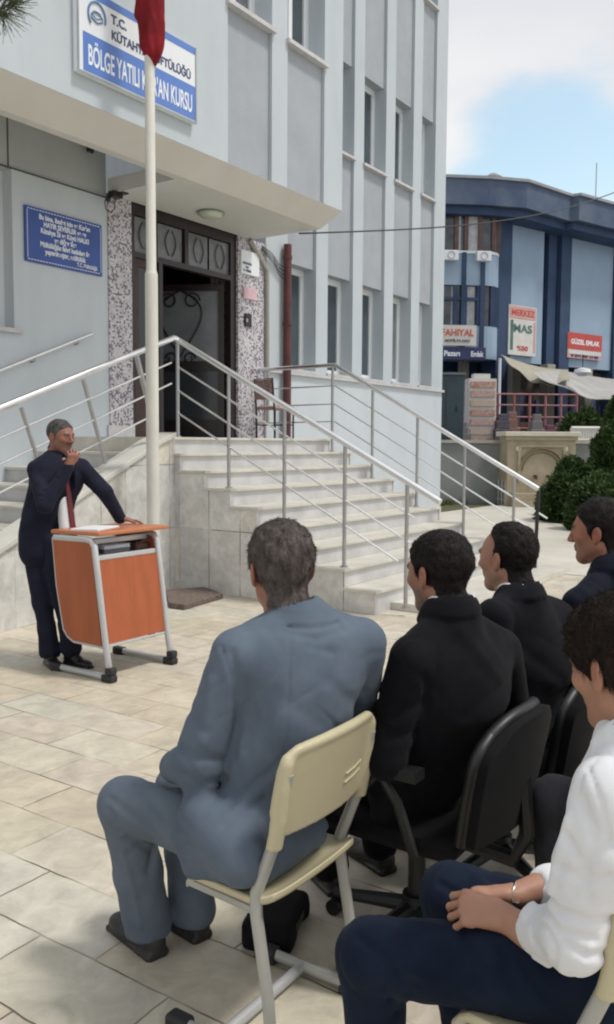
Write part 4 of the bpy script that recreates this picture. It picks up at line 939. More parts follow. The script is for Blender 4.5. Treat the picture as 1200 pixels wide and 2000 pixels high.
print('blue', sL, sPil0, sP1a, sP1b, sP2a, sP2b, sR, zt, zp, zg)
bb('wall', sPil0, sR, -8, -.6, GZ, zp, DKB); bb('wall', sL-6, sPil0+.3, -8, -1.9, GZ, zp, DKB)
bb('pilaster', sPil0, sP1a, -.9, .25, GZ, zp, DKB)
bb('wall_panel', sP1a+.004, sP1b, -.9, .12, zg-.1, zp, LTB)
bb('pilaster', sP1b+.45, sP1b+1.05, -.9, .05, zg-.2, zp, DKB); bb('pilaster', sP2a-.75, sP2a, -.9, .25, GZ, zp, DKB)
bb('wall_panel', sP2a+.004, sP2b, -.9, .14, zg-.1, zp, LTB)
bb('balcony_panel', sP1b+1.06, sP2a-.76, -.9, -.1, Z(1085, 600), Z(1085, 530), LTB); bb('balcony_panel', sP1b+1.06, sP2a-.76, -.9, -.1, Z(1085, 700), Z(1085, 653), LTB)
bb('pilaster', sP2b+.004, sP2b+.9, -.9, .30, GZ, zp, DKB); bb('wall_panel', sP2b+1.6, sR, -.9, .1, zg, zp, LTB)
for s0, s1 in ((sP1b+.03, sP1b+.42), (sP1b+1.1, sP2a-.8), (sP2b+.92, sP2b+1.58)):
    for a, b in ((430, 520), (560, 640)): 
        f = bb('window', s0, s1, -.62, -.54, Z(1090, b), Z(1090, a), BRN); bb('pane', s0+.06, s1-.06, -.538, -.52, Z(1090, b)+.08, Z(1090, a)-.08, BGL, f)
# round-cornered bay at the near end, turned towards the square
_P0, _db, _nb = P0b, db, nb_
P0b = _P0+_db*(sPil0-.02)+_nb*.0; db = azv(-50); nb_ = A([db[1], -db[0], 0]); nb_ = nb_ if nb_@P0b < 0 else -nb_
_sP, sPil0, _sL, sL = sPil0, 0.0, sL, -7.5
def arc_pts(o_): # plan curve of the bay, s increasing to the right
    s1 = sPil0-.02; s0 = sL-4; R_ = .9; pts = [(s0, o_), (s1-R_, o_)]
    for k in range(1, 7): a = math.pi/2*k/6; pts.append((s1-R_+R_*math.sin(a), o_-R_+R_*math.cos(a)))
    pts.append((s1, o_-1.6)); pts.append((s0, o_-1.6)); return pts
def bay(name, o_, z0, z1, M, par=None): return MB().prism([lb((s, q, z0)) for s, q in arc_pts(o_)], (0, 0, 0), (0, 0, z1-z0)).build(name, M, par or BB)
oB = .95
zz = lambda py: Z(930, py, oB)
bay('bay_wall', oB, zz(556), zz(492), LTB); bay('bay_wall', oB, zz(700), zz(636), LTB); bay('bay_wall', oB-.05, zz(407), zp, LTB)
by = bay('bay_glazing', oB-.10, zz(491.5), zz(407.5), BGL); bay('bay_rim', oB+.04, zz(494), zz(489), PVC, by); bay('bay_rim', oB+.06, zz(411), zz(404), BRN, by)
bg2 = bay('bay_glazing', oB-.12, zz(635.5), zz(556.5), BGL)
for par_, (a, b) in ((by, (490, 409)), (bg2, (636, 556))):
    pts = arc_pts(oB-.06)[:8]
    for (s, q), wd in [((Sx(px, oB-.06), oB-.06), 0) for px in (880, 899, 926)]+[(pts[3], 0), (pts[5], 0), (pts[7], 0)]:
        MB().box(s-.09, s+.09, q-.08, q+.05, zz(a), zz(b), lb).build('mullion', BRN if par_ is by else DKB, par_)
for a, b in ((902, 922), (884, 889)): MB().box(Sx(a, oB-.09), Sx(b, oB-.09), oB-.10, oB-.085, zz(488), zz(412), lb).build('curtain', CUR, by)
for a, b in ((872, 883), (900, 918), (930, 936)): MB().box(Sx(a, oB-.10), Sx(b, oB-.10), oB-.12, oB-.105, zz(636), zz(558), lb).build('curtain', CUR, bg2)
bb('transom_bar', sL-4, sPil0-.9, oB-.1, oB+.0, zz(586), zz(580), DKB, bg2)
for px in (896, 933, 958): s = Sx(px, oB); bb('rib', s-.10, s+.10, oB-.3, oB+.05 if px < 950 else oB-.25, zz(700), zz(492), DKB)
for px in (880, 944):
    s = Sx(px, oB+.3); ac = empty('air_conditioner', P0b+lb((s, oB+.05, zz(512))), 0, 'small white air conditioning unit on the blue bay, %s one' % ('farther left' if px < 900 else 'right hand'), 'air conditioner', 'air conditioners on the blue building')
    q = MB().box(-.32, .32, .0, .28, 0, .42, lambda v: db*v[0]+nb_*v[1]+A([0, 0, v[2]])).build('casing', PVC, ac, bevel=.02)
    MB().tube([nb_*.285+A([0, 0, .21])+.15*(db*math.cos(t)+A([0, 0, 1])*math.sin(t)) for t in np.linspace(0, 2*math.pi, 17)[:-1]], .02, 5, closed=True).build('fan_ring', STEELD, ac)
pbA = [lb((-13, 1.5, 0)), lb((Sx(943, 1.5), 1.5, 0))]
P0b, db, nb_ = _P0, _db, _nb; sPil0, sL = _sP, _sL
# projecting parapet, two steps
pr = MB()
inv = lambda p: (p@db, p@nb_)
pA = [inv(pbA[0]), inv(pbA[1]), (Sx(1025, 1.5), 1.5), (Sx(1105, 1.1), 1.25), (Sx(1112, 1.2), 1.6), (sR, 1.6), (sR, -8), (sL-8, -8)]
pr.prism([lb((s, q, zp)) for s, q in pA], (0, 0, 0), (0, 0, zt-zp)); pr.build('parapet', PAR, BB)
MB().prism([lb((s, q+(.10 if q > 0 else 0), zt)) for s, q in pA], (0, 0, 0), (0, 0, .12)).build('parapet_cap', mat('cap_grey', (.30, .31, .33), .8, vscale=2), BB)
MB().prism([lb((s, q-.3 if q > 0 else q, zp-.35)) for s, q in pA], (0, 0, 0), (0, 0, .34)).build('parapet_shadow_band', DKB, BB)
MB().tube([lb((Sx(958, 0), 0, zt+.1)), lb((Sx(958, 0), 0, zt+.45)), lb((Sx(958, 0), 0, zt+.62))], [.45, .42, .15], 14).build('roof_vent', mat('vent_grey', (.2, .22, .22), .6), BB)
MB().tube([lb((Sx(1157, 0), 0, zt)), lb((Sx(1157, 0), 0, Z(1157, 315)))], .03, 6).build('antenna', STEELD, BB)
# ground floor: shop front openings, columns
bb('shop_front', sPil0+.9, sR, -.58, -.40, GZ, zg-.2, SHD); None
COLM = mat('column_beige', (.30, .29, .25), .8, var=.1)
for px in (1008, 1076, 1150): s = Sx(px, .4); bb('column', s-.28, s+.28, .1, .55, GZ, zg-.1, COLM)
bb('column', Sx(926, .0), Sx(935, .0), -.9, -.5, GZ, zg, COLM)
bb('shop_door', Sx(885, -1.), Sx(920, -1.), -1.88, -1.8, GZ, GZ+2.5, mat('shutter_grey', (.12, .12, .11), .7, var=.3))
rr = random.Random(5)
for k in range(16):       # dim goods and fittings hanging in the shop fronts
    s = Sx(985+k*14, -.3)+rr.uniform(-.1, .1); c_ = rr.choice([(.22, .06, .06), (.07, .09, .20), (.26, .25, .23), (.12, .14, .12), (.30, .22, .12)])
    bb('display', s-.16, s+.16+rr.random()*.1, -.395, -.30-rr.random()*.05, GZ+.9+rr.random()*.6, GZ+1.9+rr.random()*.6, mat('goods_%d' % (k % 8), c_, .8, var=.5, vscale=8))
# signs on the shop building
def board(name, label, x0, y0, x1, y1, off, M, lines, frame_=None):
    s0, z1 = bs(x0, y0, off); s1 = Sx(x1, off); z0 = Z(x0, y1, off); r = empty(name, P0b+lb((s0, off, z0)), 0, label, 'sign'); W_, H_ = s1-s0, z1-z0
    T = lambda v: db*v[0]+nb_*v[1]+A([0, 0, v[2]])
    MB().box(0, W_, -.08, .0, 0, H_, T).build('board', M, r)
    for (fx0, fx1, fz0, fz1, Mm) in (frame_ or []): MB().box(W_*fx0, W_*fx1, .002, .012, H_*fz0, H_*fz1, T).build('band', Mm, r)
    for (t, sz, fx, fz, Mm, wf) in lines:
        o = text('lettering', t, sz*H_, T(A([W_*fx, .016, H_*fz])), db, (0, 0, 1), Mm, r, 'CENTER', bold=.01)
        n = len(o.data.vertices); co = np.empty(n*3, np.float32); o.data.vertices.foreach_get('co', co); co = co.reshape(-1, 3); u = co@db.astype(np.float32); w_ = u.max()-u.min(); f = W_*wf/w_; cen = (u.max()+u.min())/2
        co += np.outer((u-cen)*(f-1), db).astype(np.float32); o.data.vertices.foreach_set('co', co.ravel()); o.data.update()
    return r
SR = mat('sign_red', (.48, .06, .05), .5, var=.1); SRL = mat('sign_red_letters', (.55, .10, .05), .5); SWH = mat('board_white', (.60, .58, .56), .5, var=.08, vscale=2); SNV = mat('board_navy', (.03, .035, .13), .5, var=.1); SGN = mat('board_green', (.06, .16, .14), .6, var=.3, vscale=3); SPK = mat('board_pink', (.55, .32, .30), .5)
_F1 = (P0b, db, nb_); P0b = _P0+_db*(_sP-.02); db = azv(-50); nb_ = A([db[1], -db[0], 0]); nb_ = nb_ if nb_@P0b < 0 else -nb_
board('shop_sign', 'white shop sign with red letters on the rounded blue bay', 852, 634, 932, 674, oB+.35, SWH, [('FAHIYAL', .46, .53, .48, SRL, .80), ('MOBİLYA HALI', .17, .53, .18, mat('letter_grey', (.12, .12, .13)), .62)])
board('shop_sign', 'dark navy shop fascia with white letters under the white sign', 846, 677, 951, 701, oB+.30, SNV, [('Pazarı', .60, .36, .28, WL, .30), ('Emlak', .60, .83, .25, WL, .24)])
P0b, db, nb_ = _F1
board('shop_sign', 'tall billboard with red heading and green figures on the light blue panel', 995, 594, 1049, 692, .3, SWH, [('MERKEZ', .17, .5, .80, SR, .84), ('MAS', .22, .5, .47, SGN, .66), ('%50', .13, .5, .10, SR, .4)], [(.03, .97, .74, .98, SPK), (.06, .16, .1, .7, SGN), (.9, .97, .08, .7, SPK)])
board('shop_sign', 'red and white shop sign low on the right light blue panel', 1110, 648, 1178, 698, .3, SPK, [('GÜZEL EMLAK', .26, .5, .56, WL, .84), ('0 274 223 14 00', .12, .5, .06, SNV, .8)], [(.0, 1, .36, 1, SR), (.02, .98, .16, .32, SWH)])
# cloth awnings over the pavement
def awning(label, pts, M, group='cloth awnings over the shop pavement'):
    q = [A(p) for p in pts]; c = q[0]; mb = MB(); n = 9
    P = [[(q[0]*(1-u)+q[1]*u)*(1-v)+(q[3]*(1-u)+q[2]*u)*v-c-A([0, 0, 1])*(.55*math.sin(math.pi*u)*(.3+.7*v)+.06*math.sin(u*19)*v) for v in np.linspace(0, 1, 6)] for u in np.linspace(0, 1, n*2)]
    thick_grid(mb, P, [[A([0, 0, 1.])]*6]*(n*2), .03); o = mb.build('awning', M, None, True); o.location = c; tag(o, label, 'awning', group); return o
AW = mat('awning_cloth', (.33, .31, .25), .85, var=.1, vscale=2); AW2 = mat('awning_cloth_grey', (.34, .34, .33), .85, var=.15, vscale=1)
def bpnt(px, py, off): s, z = bs(px, py, off); return P0b+lb((s, off, z))
awning('beige cloth awning stretched above the shop fronts, nearest the blue pilaster', [bpnt(977, 692, .6), bpnt(1110, 722, .6), bpnt(1112, 742, 5.2), bpnt(985, 697, 4.0)], AW)
awning('pale grey cloth awning hanging lower over the pavement on the right', [bpnt(1090, 722, 1.0), bpnt(1300, 745, 1.0), bpnt(1290, 775, 5.6), bpnt(1040, 728, 5.0)], AW2)
for px, off in ((977, 4.0),):
    s, z = bs(px, 700 if px < 1000 else 735, off); o = MB().tube([(0, 0, 0), (0, 0, z-GZ)], .06, 8).build('awning_post', PVC, None, True); o.location = P0b+lb((s, off, GZ)); tag(o, 'thin white post carrying the awning beside the blue pilaster', 'post')
s, z = bs(1138, 732, 5.4); lp = empty('hanging_lamp', P0b+lb((s, 5.4, z)), 0, 'round white lamp shade hanging at the edge of the awning', 'lamp'); MB().tube([(0, 0, .28), (0, 0, .22), (0, 0, .08), (0, 0, -.05)], [.05, .30, .34, .16], 14).build('lamp_shade', PVC, lp, True); MB().tube([(0, 0, .27), (0, 0, .8)], .02, 5).build('cord', BLACKP, lp)
# railing of the pavement
PRL = mat('railing_red', (.32, .13, .14), .6, var=.2, vscale=4)
def pt_rw(px, py, off=0.):           # point on a vertical plane parallel to the retaining wall, off behind it
    d = ray(px, py); p0 = rw_a+rw_n*off; t = ((p0-CAM)@rw_n)/(d@rw_n); return CAM+d*t
rl = empty('pavement_railing', pt_rw(895, 840, 5), 0, 'dull red horizontal bar railing along the shop pavement', 'railing'); o0 = A(rl.location)
a, b = pt_rw(880, 840, 5), pt_rw(1125, 840, 5); a[2] = b[2] = 1.5
for py in (0, .36, .72, 1.1, 1.45):
    z1 = A([0, 0, .25+py]); MB().tube([a+z1-o0, b+z1-o0], .03, 6).build('bar', PRL, rl)
for t in np.linspace(0, 1, 9): p = a*(1-t)+b*t; MB().box(-.03, .03, -.03, .03, 0, 1.72, lambda v: v+p-o0).build('post', PRL, rl)
# kiosk rack, dark cabinet, crates, goods on the terrace
kp = pt_rw(942, 832, 3.2); kp[2] = 1.5; ks = empty('goods_rack', kp, 0, 'tall rack of red and white packets standing on the pavement', 'rack')
W_ = .42; TR = lambda v: rw_d*v[0]*1.0+rw_n*v[1]+A([0, 0, v[2]])
MB().box(-W_, W_, 0, .5, .0, 2.05, TR).build('rack_body', SWH, ks)
rr = random.Random(9)
for k in range(7): MB().box(-W_+.05, W_-.05, -.05, -.004, .1+.28*k, .28+.28*k, TR).build('packets', mat('packets_%d' % (k % 3), ((.42, .12, .08), (.5, .35, .25), (.45, .2, .18))[k % 3], .7, var=.5, vscale=14, col2=(.5, .45, .4)), ks)
MB().box(-.25, .25, .1, .4, 2.05, 2.2, TR).build('rack_top', SWH, ks)
kp = pt_rw(877, 832, 1.6); kp[2] = 1.5; kb = empty('utility_cabinet', kp, 0, 'dark green blue cabinet beside the corner of the school building', 'cabinet')
MB().box(-.62, .42, 0, .5, .0, 2.02, TR).build('cabinet_body', mat('cabinet_dark', (.02, .045, .06), .5, var=.2), kb, bevel=.02); MB().box(-.66, .46, -.04, .54, 2.02, 2.09, TR).build('cabinet_top', mat('cabinet_lid', (.10, .12, .13), .5), kb)
MB().box(-.1, -.085, -.006, .0, .1, 1.9, TR).box(.2, .23, -.03, .0, 1.0, 1.15, TR).build('door_edge', BLACKP, kb)
cc_ = [(.20, .18, .16), (.25, .06, .05), (.18, .18, .20), (.04, .05, .14), (.28, .09, .08), (.16, .12, .08)]
for k, (px, hh, ww) in enumerate(((903, .75, .30), (920, .55, .25), (960, .45, .4), (985, 1.0, .28), (1003, 1.1, .22), (1030, .8, .3), (1052, 1.0, .22), (1078, .7, .25), (1100, .8, .3))):
    p = pt_rw(px, 832, 3.0+(k % 3)); p[2] = 1.5; o = MB().box(-ww, ww, 0, .4, 0, hh*.55, TR).box(-ww*.8, ww*.7, .05, .35, hh*.55, hh*.8, TR).box(-ww*.5, ww*.6, .1, .3, hh*.8, hh, TR).build('goods_stack', mat('stack_%d' % k, cc_[k % 6], .8, var=.5, vscale=9, col2=cc_[(k+2) % 6]), None, bevel=.02); o.location = p
    tag(o, '%s stack of shop goods, %s' % (('white', 'red', 'grey')[k % 3], ('by the dark cabinet', 'just left of the tall rack', 'just right of the tall rack', 'beside the awning post', 'second from the awning post', 'above the left end of the fountain', 'above the middle of the fountain', 'above the right part of the fountain', 'near the right end of the red railing')[k]), 'shop goods', 'goods stacked on the pavement')
# ------------------------------------------------------------------ wall fountain, fences
fa, fb_ = at(973, 985, 'z', 0), at(1112, 985, 'z', 0); fa[2] = fb_[2] = 0; fd_ = unit(fb_-fa); fn = A([-fd_[1], fd_[0], 0]); fn = fn if fn@fa > 0 else -fn; FW = np.linalg.norm(fb_-fa)*.93
ftn = empty('wall_fountain', fa-fn*.68, 0, 'carved beige stone wall fountain with an arched niche and two taps', 'fountain'); FM = mat('fountain_stone', (.40, .34, .24), .8, var=.14, vscale=2.5, bump=.3, bscale=14, detail=8); FM2 = mat('fountain_cap', (.62, .58, .48), .7, var=.08)
TF = lambda v: fd_*v[0]+fn*v[1]+A([0, 0, v[2]])
H_ = 1.80
MB().box(0, FW, 0, .7, 0, H_, TF).build('body', FM, ftn, bevel=.02); MB().box(-.08, FW+.08, -.10, .75, H_, H_+.12, TF).build('cap', FM2, ftn, bevel=.015); MB().box(-.04, FW+.04, -.05, .0, H_-.1, H_-.004, TF).build('cornice', FM, ftn)
fr_ = MB(); fr_.box(.28, FW-.28, -.05, 0, H_-.28, H_-.22, TF).box(.28, .34, -.05, 0, .65, H_-.28, TF).box(FW-.34, FW-.28, -.05, 0, .65, H_-.28, TF); fr_.build('frame', FM, ftn)
ar = MB(); cx = FW/2
for r_, t_ in ((.60, .035), (.50, .02)): ar.tube([TF(A([cx+r_*math.cos(a)*(1 if a not in (0,) else 1), -.02, .92+r_*math.sin(a)*.95])) for a in np.linspace(0, math.pi, 17)], t_, 6)
ar.build('arch', mat('carving_dark', (.20, .16, .09), .9, var=.2), ftn)
for s in (-1, 1): MB().tube([TF(A([cx+s*.62, -.045, 1.48])), TF(A([cx+s*.62, 0, 1.48]))], .07, 10).build('rosette', FM2, ftn); MB().tube([TF(A([cx+s*.17, 0, .78])), TF(A([cx+s*.17, -.13, .78])), TF(A([cx+s*.17, -.14, .70]))], .035, 8).build('tap', mat('tap_bronze', (.06, .035, .02), .5), ftn)
MB().box(.1, FW-.1, -.45, -.002, 0, .18, TF).box(.1, FW-.1, -.45, -.37, .18, .36, TF).box(.1, .2, -.37, -.002, .18, .36, TF).box(FW-.2, FW-.1, -.37, -.002, .18, .36, TF).build('basin', FM, ftn, bevel=.015)
FENM = mat('fence_white', (.45, .47, .48), .6)
fc = empty('picket_fence', at(868, 968, 'z', 0)*A([1, 1, 0]), 0, 'low grey white metal picket fence along the retaining wall beside the fountain', 'fence'); a = at(864, 968, 'z', 0); b = fa-fn*.62; a[2] = b[2] = 0; o0 = A(fc.location)
a = b+(a-b)*1.0; n = 22
for k in range(n):
    t = k/(n-1); p = a*(1-t)+b*t-o0; MB().box(-.02, .02, -.012, .012, .02, .62, lambda v: v+p).tube([p+A([0, 0, .62]), p+A([0, 0, .70])], [.02, .003], 4).build('picket', FENM, fc)
MB().tube([a-o0+A([0, 0, .15]), b-o0+A([0, 0, .15])], .015, 5).tube([a-o0+A([0, 0, .5]), b-o0+A([0, 0, .5])], .015, 5).build('rail', FENM, fc)
# white low ornamental fence on the coping at the right of the fountain
f2 = empty('balustrade', pt_rw(1118, 845, .1), 0, 'white pierced balustrade on the wall to the right of the fountain', 'balustrade'); o0 = A(f2.location); a = pt_rw(1116, 850, .1); b = pt_rw(1180, 850, .1); a[2] = b[2] = 1.70
MB().tube([a-o0+A([0, 0, .34]), b-o0+A([0, 0, .34])], .05, 6).tube([a-o0+A([0, 0, .03]), b-o0+A([0, 0, .03])], .04, 6).build('rail', SWH, f2)
for t in np.linspace(0, 1, 15): p = a*(1-t)+b*t-o0; MB().tube([p, p+A([0, 0, .34])], .035, 6).build('baluster', SWH, f2)
# dark iron fence round the planting
f3 = empty('iron_fence', at(1062, 1005, 'z', 0), 0, 'black iron fence with thin bars round the green shrubs', 'fence'); o0 = A(f3.location)
pl = [at(1060, 1003, 'z', 0), at(1120, 1030, 'z', 0), at(1205, 1060, 'z', 0), at(1300, 1085, 'z', 0)]
for i in range(3):
    a, b = pl[i], pl[i+1]; a = a*A([1, 1, 0]); b = b*A([1, 1, 0]); n = 9
    for zz_ in (.12, .62): MB().tube([a-o0+A([0, 0, zz_]), b-o0+A([0, 0, zz_])], .016, 5).build('rail', BLACKP, f3)
    for k in range(n): p = a+(b-a)*k/n-o0; MB().tube([p, p+A([0, 0, .70])], .010, 5).build('bar', BLACKP, f3)

# ------------------------------------------------------------------ plants
def leaf_mat(name, c1, c2):
    M = mat(name, c1, .6, vscale=3.5, col2=c2, spec=.3, detail=6); return M
GRN = leaf_mat('thuja_green', (.016, .042, .012), (.085, .135, .04)); GRN2 = leaf_mat('shrub_green', (.012, .034, .009), (.075, .125, .035)); GRS = leaf_mat('grass_green', (.06, .09, .025), (.14, .16, .06)); BARK = mat('bark', (.06, .045, .035), .9, var=.3, vscale=12)
def foliage(name, par, M, n, shape, size, seed, core=None):
    rg = np.random.default_rng(seed); V = []; F = []
    P, N_ = shape(rg, n); k = len(P); d = N_+rg.normal(size=(k, 3))*.5; d /= np.linalg.norm(d, axis=1)[:, None]; s_ = np.cross(d, rg.normal(size=(k, 3))); s_ /= np.linalg.norm(s_, axis=1)[:, None]
    L_ = size*(.6+.8*rg.random(k))[:, None]; w_ = L_*.28
    V = np.stack([P-d*L_*.3, P+s_*w_+d*L_*.2, P+d*L_, P-s_*w_+d*L_*.2], 1).reshape(-1, 3); b = np.arange(k)*4
    F = np.stack([b, b+1, b+2, b+3], 1); return mesh_obj(name, V, F, M, par)
def cone_shape(h, r, z0=.1, lump=.22):
    def f(rg, n):
        u = rg.random(n)**.8; z = z0+(h-z0)*u; a = rg.random(n)*2*math.pi
        rad = r*np.sin(np.clip((1-u)*1.25+.28, 0, math.pi/2))*(1-u)**.25; rad *= 1+lump*np.sin(a*5+z*7)*.5+lump*np.sin(a*3-z*11+1)*.5
        q = rg.random(n)**.35; P = np.stack([rad*q*np.cos(a), rad*q*np.sin(a), z+rg.normal(size=n)*.02], 1); N_ = np.stack([np.cos(a)*.8, np.sin(a)*.8, .7+0*a], 1); return P, N_
    return f
def blob_shape(rx, ry, rz, lump=.25, seed=0):
    cs = np.random.default_rng(seed).normal(size=(9, 3)); cs /= np.linalg.norm(cs, axis=1)[:, None]; cs[:, 2] = np.abs(cs[:, 2])
    def f(rg, n):
        d = rg.normal(size=(n, 3)); d /= np.linalg.norm(d, axis=1)[:, None]; d[:, 2] = np.abs(d[:, 2])
        k = 1+lump*(np.max(d@cs.T, 1)-.75)*2; q = rg.random(n)**.3; P = d*(k*q)[:, None]*A([rx, ry, rz]); return P, d
    return f
cpx = at(1205, 1020, 'z', 0); ty = empty('cypress_tree', cpx*A([1, 1, 0]), 0, 'dense dark green conical cypress at the right edge', 'tree'); dpt = pj_dep = ((cpx-CAM)@CF); hh = (1020-790)/FOC*dpt
foliage('crown', ty, GRN, 26000, cone_shape(hh*1.05, 66/FOC*dpt*1.15), .11, 1); MB().tube([(0, 0, 0), (0, 0, hh*.8)], [.08, .02], 7).build('trunk', BARK, ty, True)
print('cypress', cpx, hh, dpt)
for i, (px, py, wpx, hpx, lb_, n) in enumerate(((1105, 1018, 52, 105, 'rounded dark green shrub in front of the fountain, left of the cypress', 14000), (1165, 1035, 50, 95, 'low dark green shrub at the foot of the cypress', 11000), (1225, 1060, 60, 120, 'dark shrub cut by the right edge of the picture', 9000))):
    q = at(px, py, 'z', 0); dp = (q-CAM)@CF; sh = empty('shrub', q*A([1, 1, 0]), 0, lb_, 'shrub', 'shrubs beside the path'); foliage('foliage', sh, GRN2, n, blob_shape(wpx/FOC*dp, wpx/FOC*dp, hpx/FOC*dp, .5, i), .085, 20+i)
    MB().tube([(0, 0, 0), (.03, 0, hpx/FOC*dp*.6)], [.04, .02], 6).build('stem', BARK, sh, True)
for i, (px, py, w_, h_) in enumerate(((900, 962, 20, 22), (935, 966, 16, 18), (1120, 800, 30, 60), (1150, 790, 26, 70))):
    if i < 2: q = at(px, py, 'z', 0)*A([1, 1, 0])
    else: q = pt_rw(px, 845, 1.0); q[2] = 1.5
    dp = (q-CAM)@CF; sh = empty('plant', q, 0, ('small green plant behind the picket fence, nearer the building', 'small green plant behind the picket fence, nearer the fountain', 'leafy dark plant above the wall beside the red railing', 'tall leafy plant above the wall, left of the cypress')[i], 'plant'); foliage('foliage', sh, GRN2 if i > 1 else GRS, 2600, blob_shape(w_/FOC*dp, w_/FOC*dp, h_/FOC*dp, .4, i+7), .10, 40+i)
# grass verges
def verge(name, pts, n, h, seed):
    rg = np.random.default_rng(seed); pts = [p*A([1, 1, 0]) for p in pts]; T = [(0, i, i+1) for i in range(1, len(pts)-1)]; ar_ = A([np.linalg.norm(np.cross(pts[b]-pts[0], pts[c]-pts[0])) for _, b, c in T]); ti = rg.choice(len(T), n, p=ar_/ar_.sum()); u = rg.random((n, 2)); fl_ = u.sum(1) > 1; u[fl_] = 1-u[fl_]
    P = A([pts[0]+(pts[T[t][1]]-pts[0])*a+(pts[T[t][2]]-pts[0])*b for t, (a, b) in zip(ti, u)]); ang = rg.random(n)*6.28; s_ = np.stack([np.cos(ang), np.sin(ang), 0*ang], 1)*.012; ln = rg.normal(size=(n, 3))*.4; ln[:, 2] = 1; L_ = h*(.4+rg.random(n))[:, None]
    V = np.stack([P-s_, P+s_, P+ln*L_], 1).reshape(-1, 3); b = np.arange(n)*3; o = mesh_obj(name, V, np.stack([b, b+1, b+2], 1), GRS); tag(o, kind='stuff'); return o
verge('grass', [at(862, 990, 'z', 0), at(975, 980, 'z', 0), at(975, 962, 'z', 0), at(862, 958, 'z', 0)], 5000, .16, 1)
verge('grass', [at(1050, 985, 'z', 0), at(1068, 1005, 'z', 0), at(1140, 1036, 'z', 0), at(1230, 1075, 'z', 0), at(1300, 1040, 'z', 0), at(1120, 985, 'z', 0)], 16000, .14, 2)
q = [at(x, y, 'z', .008) for x, y in ((1050, 985), (1068, 1005), (1140, 1036), (1230, 1075), (1400, 1120), (1400, 1000), (1120, 980))]
o = MB().prism(q, (0, 0, 0), (0, 0, .004)).build('planting_soil', mat('soil', (.07, .06, .035), .95, var=.4, vscale=5, col2=(.08, .10, .04))); tag(o, kind='structure')
q = [at(x, y, 'z', .012) for x, y in ((862, 1000), (975, 985), (978, 962), (862, 955))]
o = MB().prism(q, (0, 0, 0), (0, 0, .004)).build('soil_strip', MATS['soil']); tag(o, kind='structure')
# power cable
ca, cb_ = at(590, 455, 'y', FY-.05), D(1330, 318, 24); cbm = MB(); n = 40; dc = cb_-ca
ca = D(585, 456, 12.0); dc = cb_-ca
cbm.tube([dc*t+A([0, 0, -1])*.5*math.sin(math.pi*t) for t in np.linspace(0, 1, n)], .012, 5); o = cbm.build('power_cable', BLACKP); o.location = ca; tag(o, 'thin dark overhead cable running from the entrance corner across the facade to the right', 'cable')
# pine tree whose branch tip hangs into the top left corner
NDL = leaf_mat('pine_needles', (.035, .055, .03), (.09, .11, .06)); pt0 = D(-330, 1500, 3.6)*A([1, 1, 0]); pn_ = empty('pine_tree', pt0, 0, 'pine tree with a needled branch tip hanging into the top left corner', 'tree')
tips = D(-10, 15, 3.4); MB().tube([(0, 0, 0), (.03, .02, 2.2), (0, .05, 5.2)], [.13, .10, .05], 10).build('trunk', BARK, pn_, True)
br_ = MB(); nd = MB(); rr = random.Random(12)
b0 = A([0, .03, 3.0]); b1 = tips-pt0
br_.tube([b0, b0*.5+b1*.5+A([0, 0, .12]), b1+A([0, 0, .0])], [.035, .02, .008], 7)
for (px, py) in ((28, 8), (10, 30), (-15, 20), (40, -20), (0, -30)):
    e = D(px, py, 3.4+rr.uniform(-.1, .1))-pt0; br_.tube([b1*.8+b0*.2, e], [.008, .004], 5)
    for k in range(70):
        a = e*(1-rr.random()*.35)+b1*0 if False else e+(b1-e)*rr.random()*.6; d = unit(A([rr.gauss(0, 1), rr.gauss(0, 1), rr.gauss(0, 1)])+unit(e-b1+1e-6)*1.4); nd.tube([a, a+d*rr.uniform(.06, .13)], [.0016, .0008], 3)
br_.build('branch', BARK, pn_, True); nd.build('needles', NDL, pn_)
